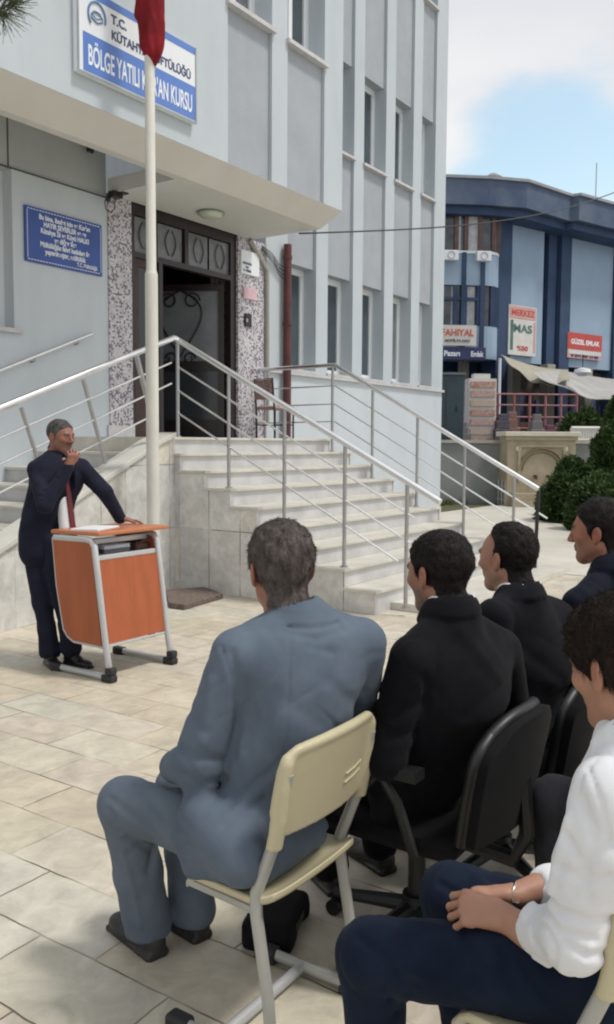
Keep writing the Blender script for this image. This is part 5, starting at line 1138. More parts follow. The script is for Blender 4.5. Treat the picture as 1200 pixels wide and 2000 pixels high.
# ------------------------------------------------------------------ lectern desk
OR = mat('orange_laminate', (.36, .095, .034), .45, var=.12, vscale=2.2, stretch=(6, 6, .8), spec=.4); ORT = mat('orange_top', (.48, .17, .075), .35, var=.08, vscale=3); SIL = mat('silver_tube', (.52, .53, .54), .4, .35, var=.04); RUB = mat('black_rubber', (.02, .02, .022), .6)
dk = empty('school_desk', (4.0, 4.5, 0), 0, 'orange laminate school desk on silver legs used as a lectern', 'desk'); o0 = A(dk.location)
XL, XR_ = 4.0, 4.59
top = [A([3.995, 4.38, .970]), A([4.672, 4.38, .970]), A([4.672, 4.86, .962]), A([3.995, 4.86, .962])]
MB().prism([p-o0 for p in top], (0, 0, 0), (0, 0, .028)).build('table_top', ORT, dk, bevel=.008)
for xx in (XL, XR_):
    lg = MB(); x_ = xx-o0[0]; rt_ = .022
    lg.tube([(x_, 4.82-4.5, .938), (x_, 4.50-4.5, .942), (x_, 4.455-4.5, .935), (x_, 4.425-4.5, .90), (x_, 4.395-4.5, .70), (x_, 4.325-4.5, .22), (x_, 4.295-4.5, .07), (x_, 4.31-4.5, .035), (x_, 4.36-4.5, .028), (x_, 4.83-4.5, .028)], rt_, 12)
    lo_ = lg.build('leg', SIL, dk, True)
    MB().box(x_-.032, x_+.032, -.252, -.15, 0, .05).box(x_-.03, x_+.03, -.25, -.185, .05, .10).build('foot_cap', RUB, lo_, bevel=.012); MB().box(x_-.03, x_+.03, .27, .37, 0, .055).build('foot_cap', RUB, lo_, bevel=.012)
    pts = [(4.835, .93), (4.80, .60), (4.735, .31), (4.70, .265), (4.64, .238), (4.36, .235), (4.42, .70), (4.445, .90), (4.48, .925)]
    pn_l = [A([x_-.009, y-4.5, z]) for y, z in pts]; MB().prism(pn_l, (0, 0, 0), (.018, 0, 0)).build('side_panel', OR, dk)
    MB().tube([A([x_, y-4.5, z]) for y, z in [(4.84, .935), (4.805, .60), (4.74, .30), (4.70, .255), (4.64, .228), (4.34, .225)]], .010, 8).build('edge_tube', SIL, dk, True)
fp = [A([XL+.02, 4.408, .80]), A([XR_-.02, 4.408, .80]), A([XR_-.02, 4.330, .245]), A([XL+.02, 4.330, .245])]
MB().prism([p-o0 for p in fp], (0, 0, 0), (0, .018, 0)).build('front_panel', OR, dk)
MB().box(.02, .57, -.085, -.055, .80, .835).build('cross_bar', SIL, dk, bevel=.006); MB().box(.02, .57, -.03, .33, .795, .81).build('shelf', SIL, dk); MB().box(.02, .57, .0, .03, .90, .94).build('cross_bar', SIL, dk, bevel=.006)
MB().tube([A([0, -.165, .23]), A([.59, -.165, .23])], .009, 8).build('edge_tube', SIL, dk, True)
PAP = mat('paper', (.68, .69, .70), .7, var=.04)
o = MB().box(-.15, .15, -.11, .10, 0, .006).box(-.13, .16, -.10, .115, .006, .010).build('paper_sheets', PAP); o.location = (4.18, 4.62, .9950); o.rotation_euler = (-.0166, 0, .3); tag(o, 'white papers lying on the orange desk top', 'papers')
for i, (z, M_, nm, lb_) in enumerate(((.812, mat('book_white', (.55, .56, .58), .6), 'book', 'white book at the bottom of the pile on the desk shelf'), (.842, mat('book_dark', (.06, .065, .08), .6), 'book', 'dark book on the white book in the desk shelf'), (.868, mat('book_grey', (.42, .45, .5), .6), 'book', 'pale grey book on top of the pile in the desk shelf'))):
    o = MB().box(-.12, .12, -.16, .0, 0, .004).box(-.118, .118, -.155, -.004, .004, .020).box(-.12, .12, -.16, .0, .020, .024).box(-.12, .12, -.004, .0, .004, .020).build(nm, M_, None, bevel=.002); o.location = (4.20+.01*i, 4.575+.01*i, z); tag(o, lb_, 'book', 'books on the desk shelf')
hb = empty('handbag', (4.49, 4.56, .812), 0, 'small dark brown bag in the right part of the desk shelf', 'bag'); MB().box(-.06, .08, -.09, .07, 0, .075).build('bag_body', mat('leather_brown', (.06, .025, .02), .5, var=.3), hb, bevel=.02); MB().tube([(-.04, -.09, .06), (-.02, -.11, .085), (.04, -.11, .085), (.06, -.09, .06)], .006, 6).build('handle', MATS['leather_brown'], hb)
for px, py, lb_ in ((297, 1243, 'small brown stone on the slabs behind the desk'),):
    q = at(px, py, 'z', 0); s = SDF().u(ell((0, 0, .015), (.035, .025, .02))).noise(40, .006); V, F = s.mesh(.005); o = mesh_obj('pebble', V, F, mat('stone_brown', (.12, .07, .05), .9, var=.3, vscale=30), None, True); o.location = q; tag(o, lb_, 'stone')

# ------------------------------------------------------------------ chairs
CREAM = mat('cream_plastic', (.50, .45, .30), .42, var=.05, vscale=3, spec=.4, bump=.05, bscale=90); CHT = mat('chair_tube', (.40, .40, .37), .45, .2, var=.06, vscale=8)
def school_chair(loc, rz, label):
    c = empty('school_chair', loc, rz, label, 'chair', 'cream plastic school chairs')       # local: +y forward, seat centre above the origin
    hw = .20
    for s in (-1, 1):
        x = s*hw
        # flat oval rear post that carries the back and the seat, bent at seat height, down to the sled
        mb = MB(); path = [(x, -.168, .80), (x, -.152, .72), (x, -.128, .61), (x, -.073, .47), (x, -.075, .41), (x, -.112, .20), (x, -.124, .07), (x, -.10, .03), (x, .0, .028), (x, .20, .028)]
        mb.tube(path, .0165, 12); mb.V = [(x+(v[0]-x)*.95, v[1], v[2]) for v in mb.V]
        l = mb.build('leg', CHT, c, True)
        MB().box(x-.024, x+.024, .150, .225, 0, .048).build('foot_cap', RUB, l, bevel=.010); MB().box(x-.02, x+.02, -.135, -.08, 0, .028).build('foot_cap', RUB, l, bevel=.008)
        MB().tube([(x, -.066, .425), (x*.9, .0, .415), (x*.88, .17, .42)], .012, 8).build('seat_bracket', CHT, l, True)
    MB().tube([(-hw, .055, .03), (hw, .055, .03)], .0165, 10).build('crossbar', SIL, c, True)
    # backrest shell: one moulded piece, its sides rolled round the posts
    def zc(z): return -.170+(z-.86)*-.19
    def slab(P):
        x, y, z = P[:, 0], P[:, 1], P[:, 2]; u = np.clip(x/.215, -1, 1)
        yc = zc(z)-.032*(1-u*u); q = np.abs(np.stack([x, z-.742-.014*(u*u)*0], 1))-A([.212-.055, .118-.055]); d2 = np.sqrt((np.maximum(q, 0)**2).sum(1))+np.minimum(q.max(1), 0)-.055
        dy = np.abs(y-yc)-.006; return np.maximum(d2, dy)+np.sqrt(np.maximum(d2+.004, 0)*np.maximum(dy+.004, 0))*.5
    slab.bb = (A([-.25, -.26, .56]), A([.25, -.10, .90])); bk = SDF().u(slab)
    rim = [A([x, zc(z)-.032*(1-(x/.215)**2)+.006, z]) for x, z in [(-.206, .70), (-.206, .80), (-.198, .835), (-.165, .852), (-.08, .858), (0, .860), (.08, .858), (.165, .852), (.198, .835), (.206, .80), (.206, .70)]]
    bk.u(polyl(rim, [.0115]*len(rim)), .012)
    for s in (-1, 1): bk.u(polyl([A([s*.203, -.130, .600]), A([s*.204, -.148, .68]), A([s*.204, -.160, .76]), A([s*.200, -.170, .82])], [.0205, .0195, .0175, .013]), .018)
    bk.cut(half(A([0, 0, .602]), (0, 0, 1)), .003)
    V, F = bk.mesh(.005, smooth=3); sh = mesh_obj('backrest', V, F, CREAM, c, True)
    for zz_ in (.70, .725): MB().tube([(.05, zc(zz_)-.0375-.0005, zz_-.002), (.10, zc(zz_)-.0325, zz_), (.15, zc(zz_)-.0235, zz_+.004)], .0028, 6).build('slot_rib', CREAM, sh)
    # seat shell, sagging, turned down at front and back
    P = []; nu, nv = 15, 15
    for i in range(nu):
        u = -1+2*i/(nu-1); row = []
        for j in range(nv):
            v = -1+2*j/(nv-1); z = .452-.016*(1-u*u)*(1-v*v)+.010*abs(u)**3-.045*max(0, (v-.6)/.4)**2+.02*max(0, (-v-.6)/.4)**2
            rr_ = 1-.10*max(0, abs(v)-.6)/.4*abs(u)
            row.append(A([u*.205*rr_*(1-.04*v), v*.155+.030, z]))
        P.append(row)
    mb = MB(); thick_grid(mb, P, [[A([0, 0, 1.])]*nv]*nu, .022); mb.build('seat', CREAM, c, True, bevel=.006)
    return c
school_chair((1.88, 1.36, 0), 0, 'cream plastic school chair under the man in the blue grey suit')

KC = at(1165, 1940, 'z', .6)
school_chair((1.76, .524, 0), 0, 'cream plastic school chair under the young man in the white shirt')

BKF = mat('black_fabric', (.007, .007, .008), .85, var=.3, vscale=6, sheen=.02, spec=.15); BKP = mat('black_plastic', (.008, .009, .010), .45, var=.2, vscale=5, spec=.5)
def office_chair(loc, rz, label, back=True):
    c = empty('office_chair', loc, rz, label, 'chair', 'black office chairs')
    nu, nv = 15, 12; P = []; N_ = []
    for i in range(nu):
        u = -1+2*i/(nu-1); row = []; nr = []
        for j in range(nv):
            v = j/(nv-1); hwid = .243*(1-.10*(1-v)**2-.30*max(0, (v-.72)/.28)**2.2); z = .47+.355*v-.045*abs(u)**3*v**3
            row.append(A([u*hwid, -.235-.06*v-.04*(1-u*u)+.0, z])); nr.append(A([u*.3, -1, 0]))
        P.append(row); N_.append(nr)
    mb = MB(); thick_grid(mb, P, [[-unit(q) for q in r] for r in N_], .06); b_ = mb.build('backrest', BKF, c, True, bevel=.02)
    mb = MB(); rim = [P[i][nv-1] for i in range(nu)]; left_ = [P[0][j] for j in range(nv)]; right_ = [P[-1][j] for j in range(nv-1, -1, -1)]
    mb.tube([q+A([0, -.012, 0]) for q in left_+rim+right_], .020, 10); mb.build('back_shell_rim', BKP, b_, True)
    mb = MB(); thick_grid(mb, [[q*A([.9, 1, .96])+A([0, -.022, .026]) for q in r] for r in P], [[unit(q) for q in r] for r in N_], .02); mb.build('back_shell', BKP, b_, True)
    MB().box(-.24, .24, -.23, .25, .40, .47).build('seat', BKF, c, bevel=.03)
    MB().tube([(0, -.05, .38), (0, -.32, .36), (0, -.36, .45), (0, -.345, .62)], .025, 8).build('back_support', BKP, c, True)
    for s in (-1, 1): MB().tube([(s*.26, .12, .42), (s*.29, .05, .58), (s*.29, -.02, .655)], .016, 8).tube([(s*.26, -.12, .42), (s*.29, -.08, .58), (s*.29, -.02, .655)], .016, 8).box(s*.29-.03, s*.29+.03, -.15, .15, .655, .685).build('armrest', BKP, c, True)
    MB().tube([(0, 0, .10), (0, 0, .40)], .028, 12).tube([(0, 0, .08), (0, 0, .16)], .045, 12).build('column', BKP, c, True)
    for k in range(5):
        a = math.radians(72*k+20); d_ = A([math.cos(a), math.sin(a), 0]); l = A([-d_[1], d_[0], 0])
        lg = MB().tube([d_*.03+A([0, 0, .115]), d_*.30+A([0, 0, .075])], [.028, .018], 8).build('base_arm', BKP, c, True)
        for s in (-1, 1): MB().tube([d_*.30+l*s*.022+A([0, 0, .027]), d_*.30+l*s*.006+A([0, 0, .027])], .027, 12).build('caster_wheel', BKP, lg, True)
    return c
# ------------------------------------------------------------------ bag under the first chair
bg = empty('briefcase', (2.22, 1.62, 0), math.radians(20), 'black soft briefcase lying on the slabs under the first chair', 'bag')
s = SDF().u(SDFbox((0, 0, .045), (.11, .06, .025), np.eye(3), .02)).noise(9, .012, (1, 1, 1)); V, F = s.mesh(.01); mesh_obj('bag_body', V, F, BKF, bg, True)
MB().box(-.05, .05, -.083, -.078, .035, .06).build('pocket_flap', BKP, bg)
# ------------------------------------------------------------------ the people
M_BG = cloth_mat('suit_blue_grey', (.092, .119, .160), (.124, .155, .200), 700); M_BGT = cloth_mat('trouser_blue_grey', (.105, .130, .165), (.135, .165, .205), 700)
M_BK = cloth_mat('suit_black', (.0055, .0055, .0075), (.010, .010, .013), 600, .8, .1); M_BK2 = cloth_mat('suit_black_soft', (.007, .007, .010), (.012, .012, .016), 600, .8, .1)
M_NV = cloth_mat('suit_navy', (.007, .009, .017), (.012, .015, .026), 600, .8, .1); M_SP = cloth_mat('suit_dark_navy', (.012, .014, .026), (.020, .022, .038), 600, .8, .1)
M_JN = cloth_mat('trouser_indigo', (.007, .012, .025), (.013, .020, .038), 900, .9, .1); M_GT = cloth_mat('trouser_charcoal', (.028, .028, .034), (.045, .044, .052), 700)
M_WS = cloth_mat('shirt_white', (.66, .67, .70), (.74, .75, .78), 900, .8, .05, .1); M_LS = cloth_mat('shirt_pale', (.55, .58, .66), (.62, .66, .74), 900, .8, .05, .1)
M_SH = mat('shoe_black', (.012, .011, .011), .35, var=.3, vscale=20, spec=.5); M_SHG = mat('shoe_charcoal', (.026, .024, .024), .55, var=.3, vscale=25); M_SO = mat('sock_black', (.012, .012, .014), .9); M_SOG = mat('sock_grey', (.34, .35, .37), .9, var=.1, vscale=40)
H_GR = hair_mat('hair_grey_brown', (.055, .043, .038), (.17, .145, .135)); H_BK = hair_mat('hair_black', (.007, .0055, .0055), (.018, .014, .012)); H_BR = hair_mat('hair_dark_brown', (.009, .0055, .0045), (.028, .017, .012)); H_SG = hair_mat('hair_short_grey', (.035, .032, .030), (.12, .115, .11), .7)
def V3(x, y, z): return A([x, y, z], float)
R1 = (.30, .135, .085); R2 = (.33, .155, .10); R3 = (.36, .19, .13); R4 = (.34, .15, .10)

# --- man in the blue grey suit, first row
J = dict(pel=V3(1.885, 1.42, .54), chest=V3(1.92, 1.33, .98), shL=V3(1.770, 1.415, 1.040), shR=V3(2.065, 1.215, 1.040),
         elL=D(388, 1490, 2.32), wrL=V3(1.84, 1.70, .66), elR=D(690, 1400, 2.62), wrR=V3(2.16, 1.50, .66),
         hipL=V3(1.80, 1.44, .53), hipR=V3(1.97, 1.44, .53), knL=V3(1.800, 1.875, .515), anL=V3(1.905, 1.885, .10), toeL=V3(1.955, 2.10, 0),
         knR=V3(2.03, 1.86, .505), anR=V3(2.055, 1.835, .10), toeR=V3(2.09, 2.04, 0))
tx = [(seg(D(395, 1590, 2.30), D(468, 1672, 2.22), .060, .062), .05), (seg(at(398, 1640, 'x', 1.70), at(475, 1695, 'x', 1.675), .040, .042), .05), (seg(V3(1.715, 1.36, .60), V3(1.70, 1.52, .54), .05, .05), .06), (seg(V3(1.700, 1.36, .50), V3(1.685, 1.50, .47), .028, .028), .05), (seg(V3(1.76, 1.34, .50), V3(2.00, 1.34, .50), .055, .055), .05),
      (ell(V3(1.905, 1.29, .86), (.15, .09, .17)), .05)]
F_ = lambda w_, d_, *p: ([D(x, y, 2.3) for x, y in p], w_, d_)
tf_ = [F_(.012, .010, (452, 1275), (466, 1340), (464, 1420), (456, 1475)), F_(.012, .006, (560, 1232), (620, 1250), (668, 1228)), F_(.011, .005, (600, 1262), (650, 1275)), F_(.020, .006, (640, 1330), (690, 1370), (728, 1400)), F_(.010, .008, (712, 1350), (726, 1380), (738, 1412)),
       F_(.022, .004, (560, 1370), (640, 1420), (700, 1460)), F_(.013, .006, (430, 1585), (500, 1530), (560, 1480)), F_(.013, .007, (440, 1610), (520, 1560)), F_(.016, -.007, (412, 1330), (402, 1400), (396, 1450)), F_(.012, .008, (345, 1455), (390, 1480), (440, 1485)),
       F_(.011, .009, (360, 1515), (400, 1530), (440, 1520)), F_(.014, .006, (372, 1390), (400, 1430)), F_(.005, .0035, (568, 1225), (562, 1400), (550, 1560)), F_(.008, .010, (640, 1620), (645, 1720)),
       F_(.005, .005, (432, 1262), (452, 1320), (460, 1380)), F_(.012, .006, (480, 1330), (500, 1400), (480, 1460)), F_(.010, .006, (330, 1570), (350, 1620), (375, 1660))]
person(dict(trfold=[F_(.010, .010, (215, 1560), (270, 1600), (315, 1640)), F_(.009, .008, (212, 1580), (255, 1640), (300, 1665)), F_(.010, .007, (250, 1520), (290, 1560), (320, 1600)), F_(.008, -.006, (240, 1660), (262, 1740), (275, 1810)), F_(.010, .006, (300, 1640), (290, 1700)), F_(.012, .007, (300, 1500), (340, 1540))], label='man in a blue grey suit sitting on a cream chair', head=V3(1.945, 1.405, 1.250), hs=1.05, yaw=55, pitch=-4, roll=2, neck=V3(1.938, 1.345, 1.146), skin=R1, haircol=(.06, .05, .045), stubble=.25,
     J=J, taz=57, hair='short', hairt=.010, hairmat=H_GR, nstrand=9000, slen=.015, messy=.5, lift=.45, seed=1, trmat=M_BGT, topmat=M_BG, topres=.0065, trres=.007, shoemat=M_SHG, sockmat=M_SO, tw=1.02, cuff=.078, shoe=1.0,
     arm=(.072, .066, .050), topx=tx, topfold=tf_, shirtmat=None, group='men seated in the front row'))

# --- second man, black suit, on the office chair
hd = D(858, 1120, 2.62); nk = D(880, 1176, 2.58)
J = dict(pel=V3(2.44, 1.20, .55), chest=(D(882, 1350, 2.60)), shL=D(805, 1290, 2.47), shR=D(978, 1272, 2.74), elL=D(752, 1480, 2.50), wrL=D(800, 1560, 2.85), elR=D(1010, 1470, 2.92), wrR=D(960, 1500, 3.15),
         hipL=V3(2.36, 1.22, .53), hipR=V3(2.53, 1.20, .53), knL=V3(2.50, 1.68, .53), anL=V3(2.56, 1.62, .10), toeL=V3(2.66, 1.80, 0), knR=V3(2.72, 1.62, .53), anR=V3(2.79, 1.55, .10), toeR=V3(2.87, 1.75, 0))
tf_ = [([D(770, 1400, 2.4), D(830, 1370, 2.4)], .014, .008), ([D(760, 1440, 2.4), D(850, 1420, 2.4)], .016, .007), ([D(900, 1230, 2.5), D(980, 1330, 2.6)], .02, -.006), ([D(905, 1400, 2.5), D(1000, 1330, 2.7)], .016, .008), ([D(800, 1520, 2.4), D(900, 1480, 2.5)], .02, .008), ([D(830, 1320, 2.5), D(835, 1450, 2.5)], .010, .006)]
person(dict(label='bearded dark haired man in a black suit seated second in the front row', head=hd, hs=1.0, yaw=72, pitch=-6, neck=nk, skin=R2, haircol=(.02, .015, .013), stubble=.8, beardcol=(.05, .035, .03), J=J, taz=62, hair='short', hairt=.010, hairmat=H_BK, nstrand=6000, slen=.012, seed=2, messy=.4,
     trmat=M_BK, topmat=M_BK, shoemat=M_SH, sockmat=M_SOG, topres=.008, tw=1.05, topx=[(seg(D(752, 1540, 2.6), D(752, 1600, 2.65), .05, .04), .06)], topfold=tf_, shirtmat=M_WS, group='men seated in the front row'))
cm = V3(2.44, 1.22, 0)
office_chair(cm, math.radians(0), 'black padded office chair under the bearded man in the black suit')

# --- third man
hd = D(991, 1090, 3.15); nk = D(1014, 1148, 3.11)
J = dict(pel=D(1050, 1500, 3.25), chest=D(1035, 1300, 3.15), shL=D(965, 1208, 3.0), shR=D(1102, 1212, 3.28), elL=D(960, 1370, 3.05), wrL=D(990, 1440, 3.4), elR=D(1120, 1380, 3.5), wrR=D(1080, 1420, 3.7),
         hipL=V3(2.92, 1.17, .53), hipR=V3(3.08, 1.15, .53), knL=V3(3.0, 1.62, .53), anL=V3(3.02, 1.6, .10), toeL=V3(3.05, 1.8, 0), knR=V3(3.2, 1.6, .53), anR=V3(3.22, 1.6, .10), toeR=V3(3.3, 1.8, 0))
J['pel'] = V3(3.0, 1.14, .54)
person(dict(label='man with a receding hairline in a black suit, third in the front row', head=hd, hs=1.0, yaw=78, pitch=-3, neck=nk, skin=R3, haircol=(.02, .015, .013), stubble=.2, fat=.004, J=J, taz=66, hair='receding', hairt=.010, hairmat=H_BK, nstrand=5000, slen=.012, seed=3, messy=.3,
     trmat=M_BK2, topmat=M_BK2, shoemat=M_SH, sockmat=M_SO, topres=.009, trres=.011, tw=1.03, topx=[], topfold=[([D(1010, 1260, 3.0), D(1100, 1330, 3.1)], .02, .007)], shirtmat=M_WS, group='men seated in the front row'))
office_chair(V3(3.0, 1.16, 0), math.radians(0), 'black office chair under the man with the receding hairline')

# --- fourth man with moustache
hd = D(1172, 1040, 3.45); nk = D(1194, 1096, 3.42)
J = dict(pel=V3(3.55, .98, .54), chest=D(1210, 1235, 3.5), shL=D(1133, 1182, 3.28), shR=D(1265, 1180, 3.62), elL=D(1140, 1330, 3.25), wrL=D(1120, 1370, 3.6), elR=D(1300, 1330, 3.7), wrR=D(1250, 1350, 3.9),
         hipL=V3(3.47, 1.0, .53), hipR=V3(3.64, .98, .53), knL=V3(3.62, 1.36, .53), anL=V3(3.64, 1.36, .10), toeL=V3(3.68, 1.6, 0), knR=V3(3.82, 1.30, .53), anR=V3(3.84, 1.30, .10), toeR=V3(3.9, 1.5, 0))
person(dict(label='man with a moustache in a navy suit seen in profile at the right edge', head=hd, hs=1.03, yaw=92, pitch=-3, neck=nk, skin=R4, haircol=(.014, .010, .010), stubble=.3, moustache=True, fat=.005, J=J, taz=82, hair='short', hairt=.012, hairmat=H_BK, nstrand=5000, slen=.012, seed=4, messy=.3, hres=.003,
     trmat=M_NV, topmat=M_NV, shoemat=M_SH, sockmat=M_SO, topres=.009, trres=.012, topfold=[([D(1110, 1190, 3.1), D(1180, 1170, 3.2)], .016, .007), ([D(1120, 1150, 3.2), D(1190, 1200, 3.1)], .02, .006)], shirtmat=M_LS, group='men seated in the front row'))
office_chair(V3(3.56, 1.0, 0), math.radians(0), 'black office chair under the man with the moustache')

# --- young man in the white shirt
hd = D(1216, 1304, 1.66); nk = D(1246, 1420, 1.64)
kn1, kn2 = D(725, 1862, 1.90), D(885, 1752, 2.13)
hp1, hp2 = V3(1.715, .44, .53), V3(1.885, .42, .53)
J = dict(pel=V3(1.80, .41, .56), chest=D(1262, 1600, 1.69), shL=D(1195, 1555, 1.56), shR=D(1345, 1530, 1.82), elL=D(1118, 1838, 1.60), wrL=D(1060, 1822, 1.73), elR=D(1190, 1740, 1.95), wrR=D(1075, 1735, 1.97),
         hipL=hp1, hipR=hp2, knL=kn1, anL=V3(kn1[0]-.0, kn1[1]-.02, .10), toeL=V3(kn1[0]+.03, kn1[1]+.2, 0), knR=kn2, anR=V3(kn2[0]+.0, kn2[1]-.06, .10), toeR=V3(kn2[0]+.04, kn2[1]+.15, 0))
# hands: left (near) over right, fingers laced loosely over the thigh
wl, wrr = D(985, 1792, 1.80), D(1005, 1750, 1.93)
hl = D(905, 1765, 1.86); hr = D(935, 1735, 1.96)
dl = unit(D(890, 1768, 1.84)-wl); dr = unit(D(925, 1742, 1.95)-wrr)
dn = unit(V3(.25, .3, -.9))
h1 = hand_prims(wl, dl, unit(-CU*.75+CF*.6), CU, [(.75, .85, .6), (.8, .9, .6), (.85, .9, .6), (.9, .9, .6)], (.28, .30), 1.0)
h2 = hand_prims(wrr, dr, unit(-CU*.9-CF*.35), CU, [(.55, .9, .6), (.6, .9, .6), (.65, .9, .6), (.7, .9, .6)], (.25, .2), .98)
h1.append((seg(D(1035, 1822, 1.75), wl, .034, .0265, None), .015)); h2.append((seg(D(1062, 1732, 1.96), wrr, .034, .0265), .015))
tx = [(seg(D(1064, 1812, 1.735), D(1096, 1830, 1.68), .043, .050), .02), (seg(D(1050, 1780, 1.745), D(1052, 1852, 1.72), .018, .017), .015), (seg(D(1056, 1860, 1.70), D(1070, 1884, 1.68), .018, .008), .015), (seg(D(1080, 1735, 1.96), D(1120, 1745, 1.95), .044, .050), .02), (ell(D(1200, 1760, 1.74), (.07, .08, .10)), .05)]
F_ = lambda w_, d_, *p: ([D(x, y, 1.65) for x, y in p], w_*.9, d_*1.45)
tf_ = [F_(.008, .010, (1050, 1712), (1085, 1775), (1150, 1800), (1200, 1795)), F_(.007, .009, (1046, 1748), (1090, 1820), (1160, 1835)), F_(.006, .010, (1030, 1790), (1065, 1810), (1085, 1850), (1080, 1890)), F_(.009, .009, (1105, 1630), (1140, 1700), (1150, 1760)), F_(.010, .010, (1195, 1640), (1150, 1680), (1120, 1740)),
       F_(.008, .008, (1090, 1690), (1140, 1720), (1195, 1715)), F_(.004, .005, (1150, 1500), (1172, 1560), (1192, 1640)), F_(.008, .008, (1105, 1845), (1150, 1870), (1190, 1860)), F_(.010, -.008, (1110, 1600), (1090, 1680), (1075, 1740)), F_(.009, .008, (1140, 1560), (1160, 1640)), F_(.006, .008, (1040, 1840), (1065, 1862))]
YM = dict(label='young man in a white shirt with rolled sleeves and dark blue trousers, hands clasped', head=hd, hs=.98, yaw=64, pitch=-14, roll=0, neck=nk, skin=R3, haircol=(.025, .016, .013), stubble=.05, J=J, taz=70, hair='fringe', hairt=.020, hairmat=H_BR, hrough=.005, nstrand=16000, slen=.020, swid=.0005, seed=5, messy=.5, lift=.25,
     trmat=M_JN, topmat=M_WS, topname='shirt', shoemat=M_SH, sockmat=M_SO, topres=.006, trres=.0075, hands=[h1, h2], collarspec=((.004, .078, .006), (.018, .073, .006), (.030, .069, .0055)), ridge=.006, wr=.6, arm=(.070, .060, .050), topx=tx, topfold=tf_, tw=.92, tf=.98, hres=.003, handres=.0026,
     trfold=[F_(.010, .008, (900, 1815), (930, 1860), (940, 1930)), F_(.010, .009, (980, 1850), (1010, 1950)), F_(.009, .009, (1020, 1880), (1070, 1950)), F_(.009, .006, (760, 1900), (820, 1925)), F_(.012, .006, (700, 1830), (760, 1880), (800, 1940)), F_(.009, .007, (860, 1725), (900, 1750)), F_(.008, -.004, (740, 1790), (900, 1815))])
person(YM)
bc = D(1003, 1752, 1.93); ax = unit(dr); e1 = unit(np.cross(ax, A([0, 0, 1.]))); e2 = np.cross(e1, ax)
mb = MB(); mb.tube([.031*(e1*math.cos(t)+e2*math.sin(t))+ax*.004*math.sin(3*t) for t in np.linspace(0, 2*math.pi, 25)[:-1]], .0028, 6, closed=True)
mb.box(-.006, .006, -.006, .006, -.004, .004, lambda v: v-CF*.031)
o = mb.build('bracelet', mat('bracelet_silver', (.7, .68, .62), .25, 1.), None, True); o.location = bc; tag(o, 'thin silver bracelet on the wrist of the young man in the white shirt', 'bracelet')

# --- fifth man, mostly outside the picture: his knees show beside the white shirt
q = V3(2.58, .30, 0)
J = dict(pel=V3(2.60, .28, .54), chest=V3(2.62, .26, .97), shL=V3(2.43, .33, 1.06), shR=V3(2.83, .24, 1.06), elL=V3(2.38, .42, .78), wrL=V3(2.48, .62, .66), elR=V3(2.9, .38, .78), wrR=V3(2.78, .60, .66),
         hipL=V3(2.52, .34, .53), hipR=V3(2.70, .32, .53), knL=D(1085, 1568, 2.66), anL=V3(0, 0, .1), toeL=V3(0, 0, 0), knR=V3(2.80, .74, .52), anR=V3(2.82, .74, .1), toeR=V3(2.86, .95, 0))
k = J['knL']; J['anL'] = V3(k[0]-.02, k[1]-.03, .1); J['toeL'] = V3(k[0]+.02, k[1]+.18, 0)
person(dict(label='man in charcoal trousers beside the white shirt, only his knee inside the picture', head=V3(2.66, .33, 1.30), hs=1., yaw=70, neck=V3(2.645, .275, 1.175), skin=R2, haircol=(.02, .015, .013), J=J, taz=75, hair='short', hairmat=H_BK, seed=6, trmat=M_GT, topmat=M_BK, shoemat=M_SH, sockmat=M_SO, topres=.014, trres=.011, hres=.006, hairres=.006))
office_chair(V3(2.62, .28, 0), math.radians(0), 'black office chair at the right edge under the man in charcoal trousers')

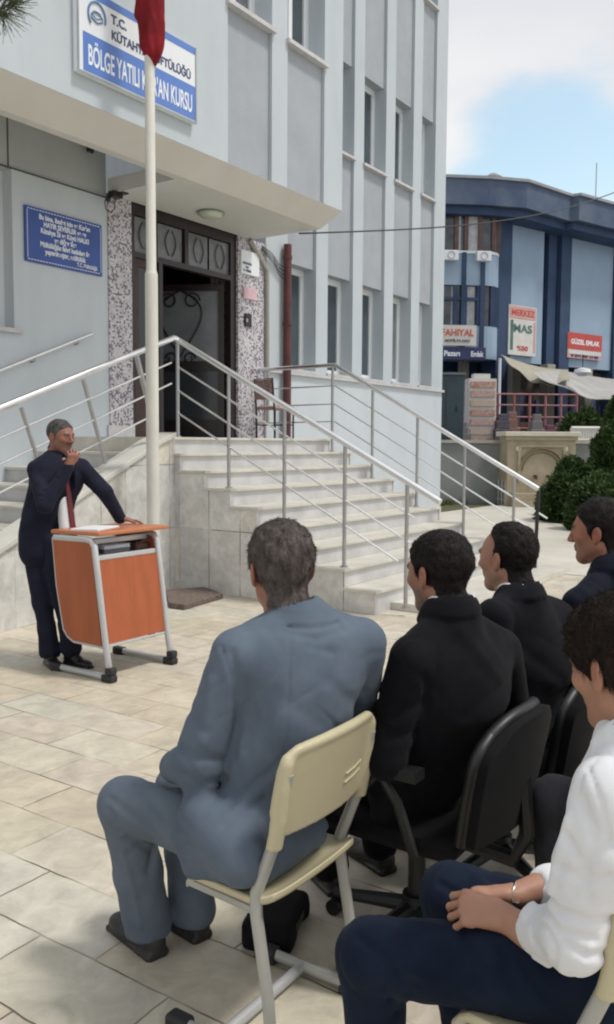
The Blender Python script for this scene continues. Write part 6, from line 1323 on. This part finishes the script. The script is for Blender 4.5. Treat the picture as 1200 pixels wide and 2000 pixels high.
# --- the speaker
hd = D(119, 853, 6.27); nk = D(111, 889, 6.29)
J = dict(pel=D(84, 1035, 6.32), chest=D(110, 938, 6.28), shL=D(160, 914, 6.33), shR=D(70, 918, 6.19), elL=D(206, 962, 6.32), wrL=D(234, 1012, 6.40), elR=D(88, 988, 6.06), wrR=D(134, 914, 6.12),
         hipL=D(102, 1062, 6.28), hipR=D(68, 1065, 6.32), knL=D(124, 1172, 6.22), anL=D(140, 1262, 6.26), toeL=D(190, 1280, 6.10), knR=D(84, 1175, 6.26), anR=D(98, 1268, 6.28), toeR=D(112, 1290, 6.1))
J['pel'][2] = .95
print('speaker', {k: np.round(v, 2) for k, v in J.items()})
hdv = lambda a, b: unit(A(b)-A(a))
hA = hand_prims(J['wrL'], hdv(D(234, 1012, 6.40), D(262, 1016, 6.45)), V3(0, 0, -1), -CR-CF, [(.0, .25, .15)]*4, (.5, .1), .95, .18)
hB = hand_prims(D(135, 909, 6.11), unit(CU*.85+CR*.35-CF*.1), unit(CF*.5-CR*.5), CR*1, [(1.0, 1.3, .9)]*4, (.6, .3), .95)
hB.append((seg(J['wrR'], D(135, 906, 6.11), .03, .028), .01))
tx = [(seg(D(78, 1072, 6.3), J['pel']+V3(0, 0, .1), .158, .150, azv(-95), 1.3), .05)]
fdS = azv(-88)
fz = D(148, 1050, 6.2); cs_ = J['chest']
vee = [(seg(nk+fdS*.11+V3(0, 0, -.03), fz, .040, .022), .004)]
print('front', fz, cs_, nk)
YS = dict(label='speaker in dark suit and red tie standing behind the orange desk, hand on chin', head=hd, hs=1.0, yaw=-86, pitch=-5, roll=0, neck=nk, skin=(.27, .12, .085), haircol=(.07, .06, .055), stubble=.55, beardcol=(.13, .10, .09), moustache=True, fat=.004, J=J, taz=-100, hair='short', hairt=.006, hairmat=H_SG, nstrand=2500, slen=.008, seed=8,
     trmat=M_SP, topmat=M_SP, shoemat=M_SH, sockmat=M_SO, topres=.009, trres=.010, hands=[hA, hB], tf=.92, tw=1.08, arm=(.064, .056, .043), paz=-90, topx=tx, shirtmat=M_WS, cuff=.085, vee=vee, collar=True)
person(YS)
org = YS['org']
# shirt front and tie under the open jacket
pf = fz-fdS*.070; sf_ = SDF().u(seg(nk+fdS*.030-V3(0, 0, .04), pf-V3(0, 0, .02), .050, .066, fdS, 1.3)); V, F = sf_.mesh(.008); YS['part']('shirt_front', V, F, M_WS)
TIE = mat('tie_red', (.11, .010, .014), .6, var=.2, vscale=30)
mb = MB(); a = nk+fdS*.072-V3(0, 0, .045)-org; b = pf+fdS*.054-org; rtv = A([fdS[1], -fdS[0], 0])
mb.hull8([b-rtv*.024, b+rtv*.024, b-rtv*.024+fdS*.012, b+rtv*.024+fdS*.012, a-rtv*.015, a+rtv*.015, a-rtv*.015+fdS*.012, a+rtv*.015+fdS*.012]); mb.build('tie', TIE, YS['body'], bevel=.003)
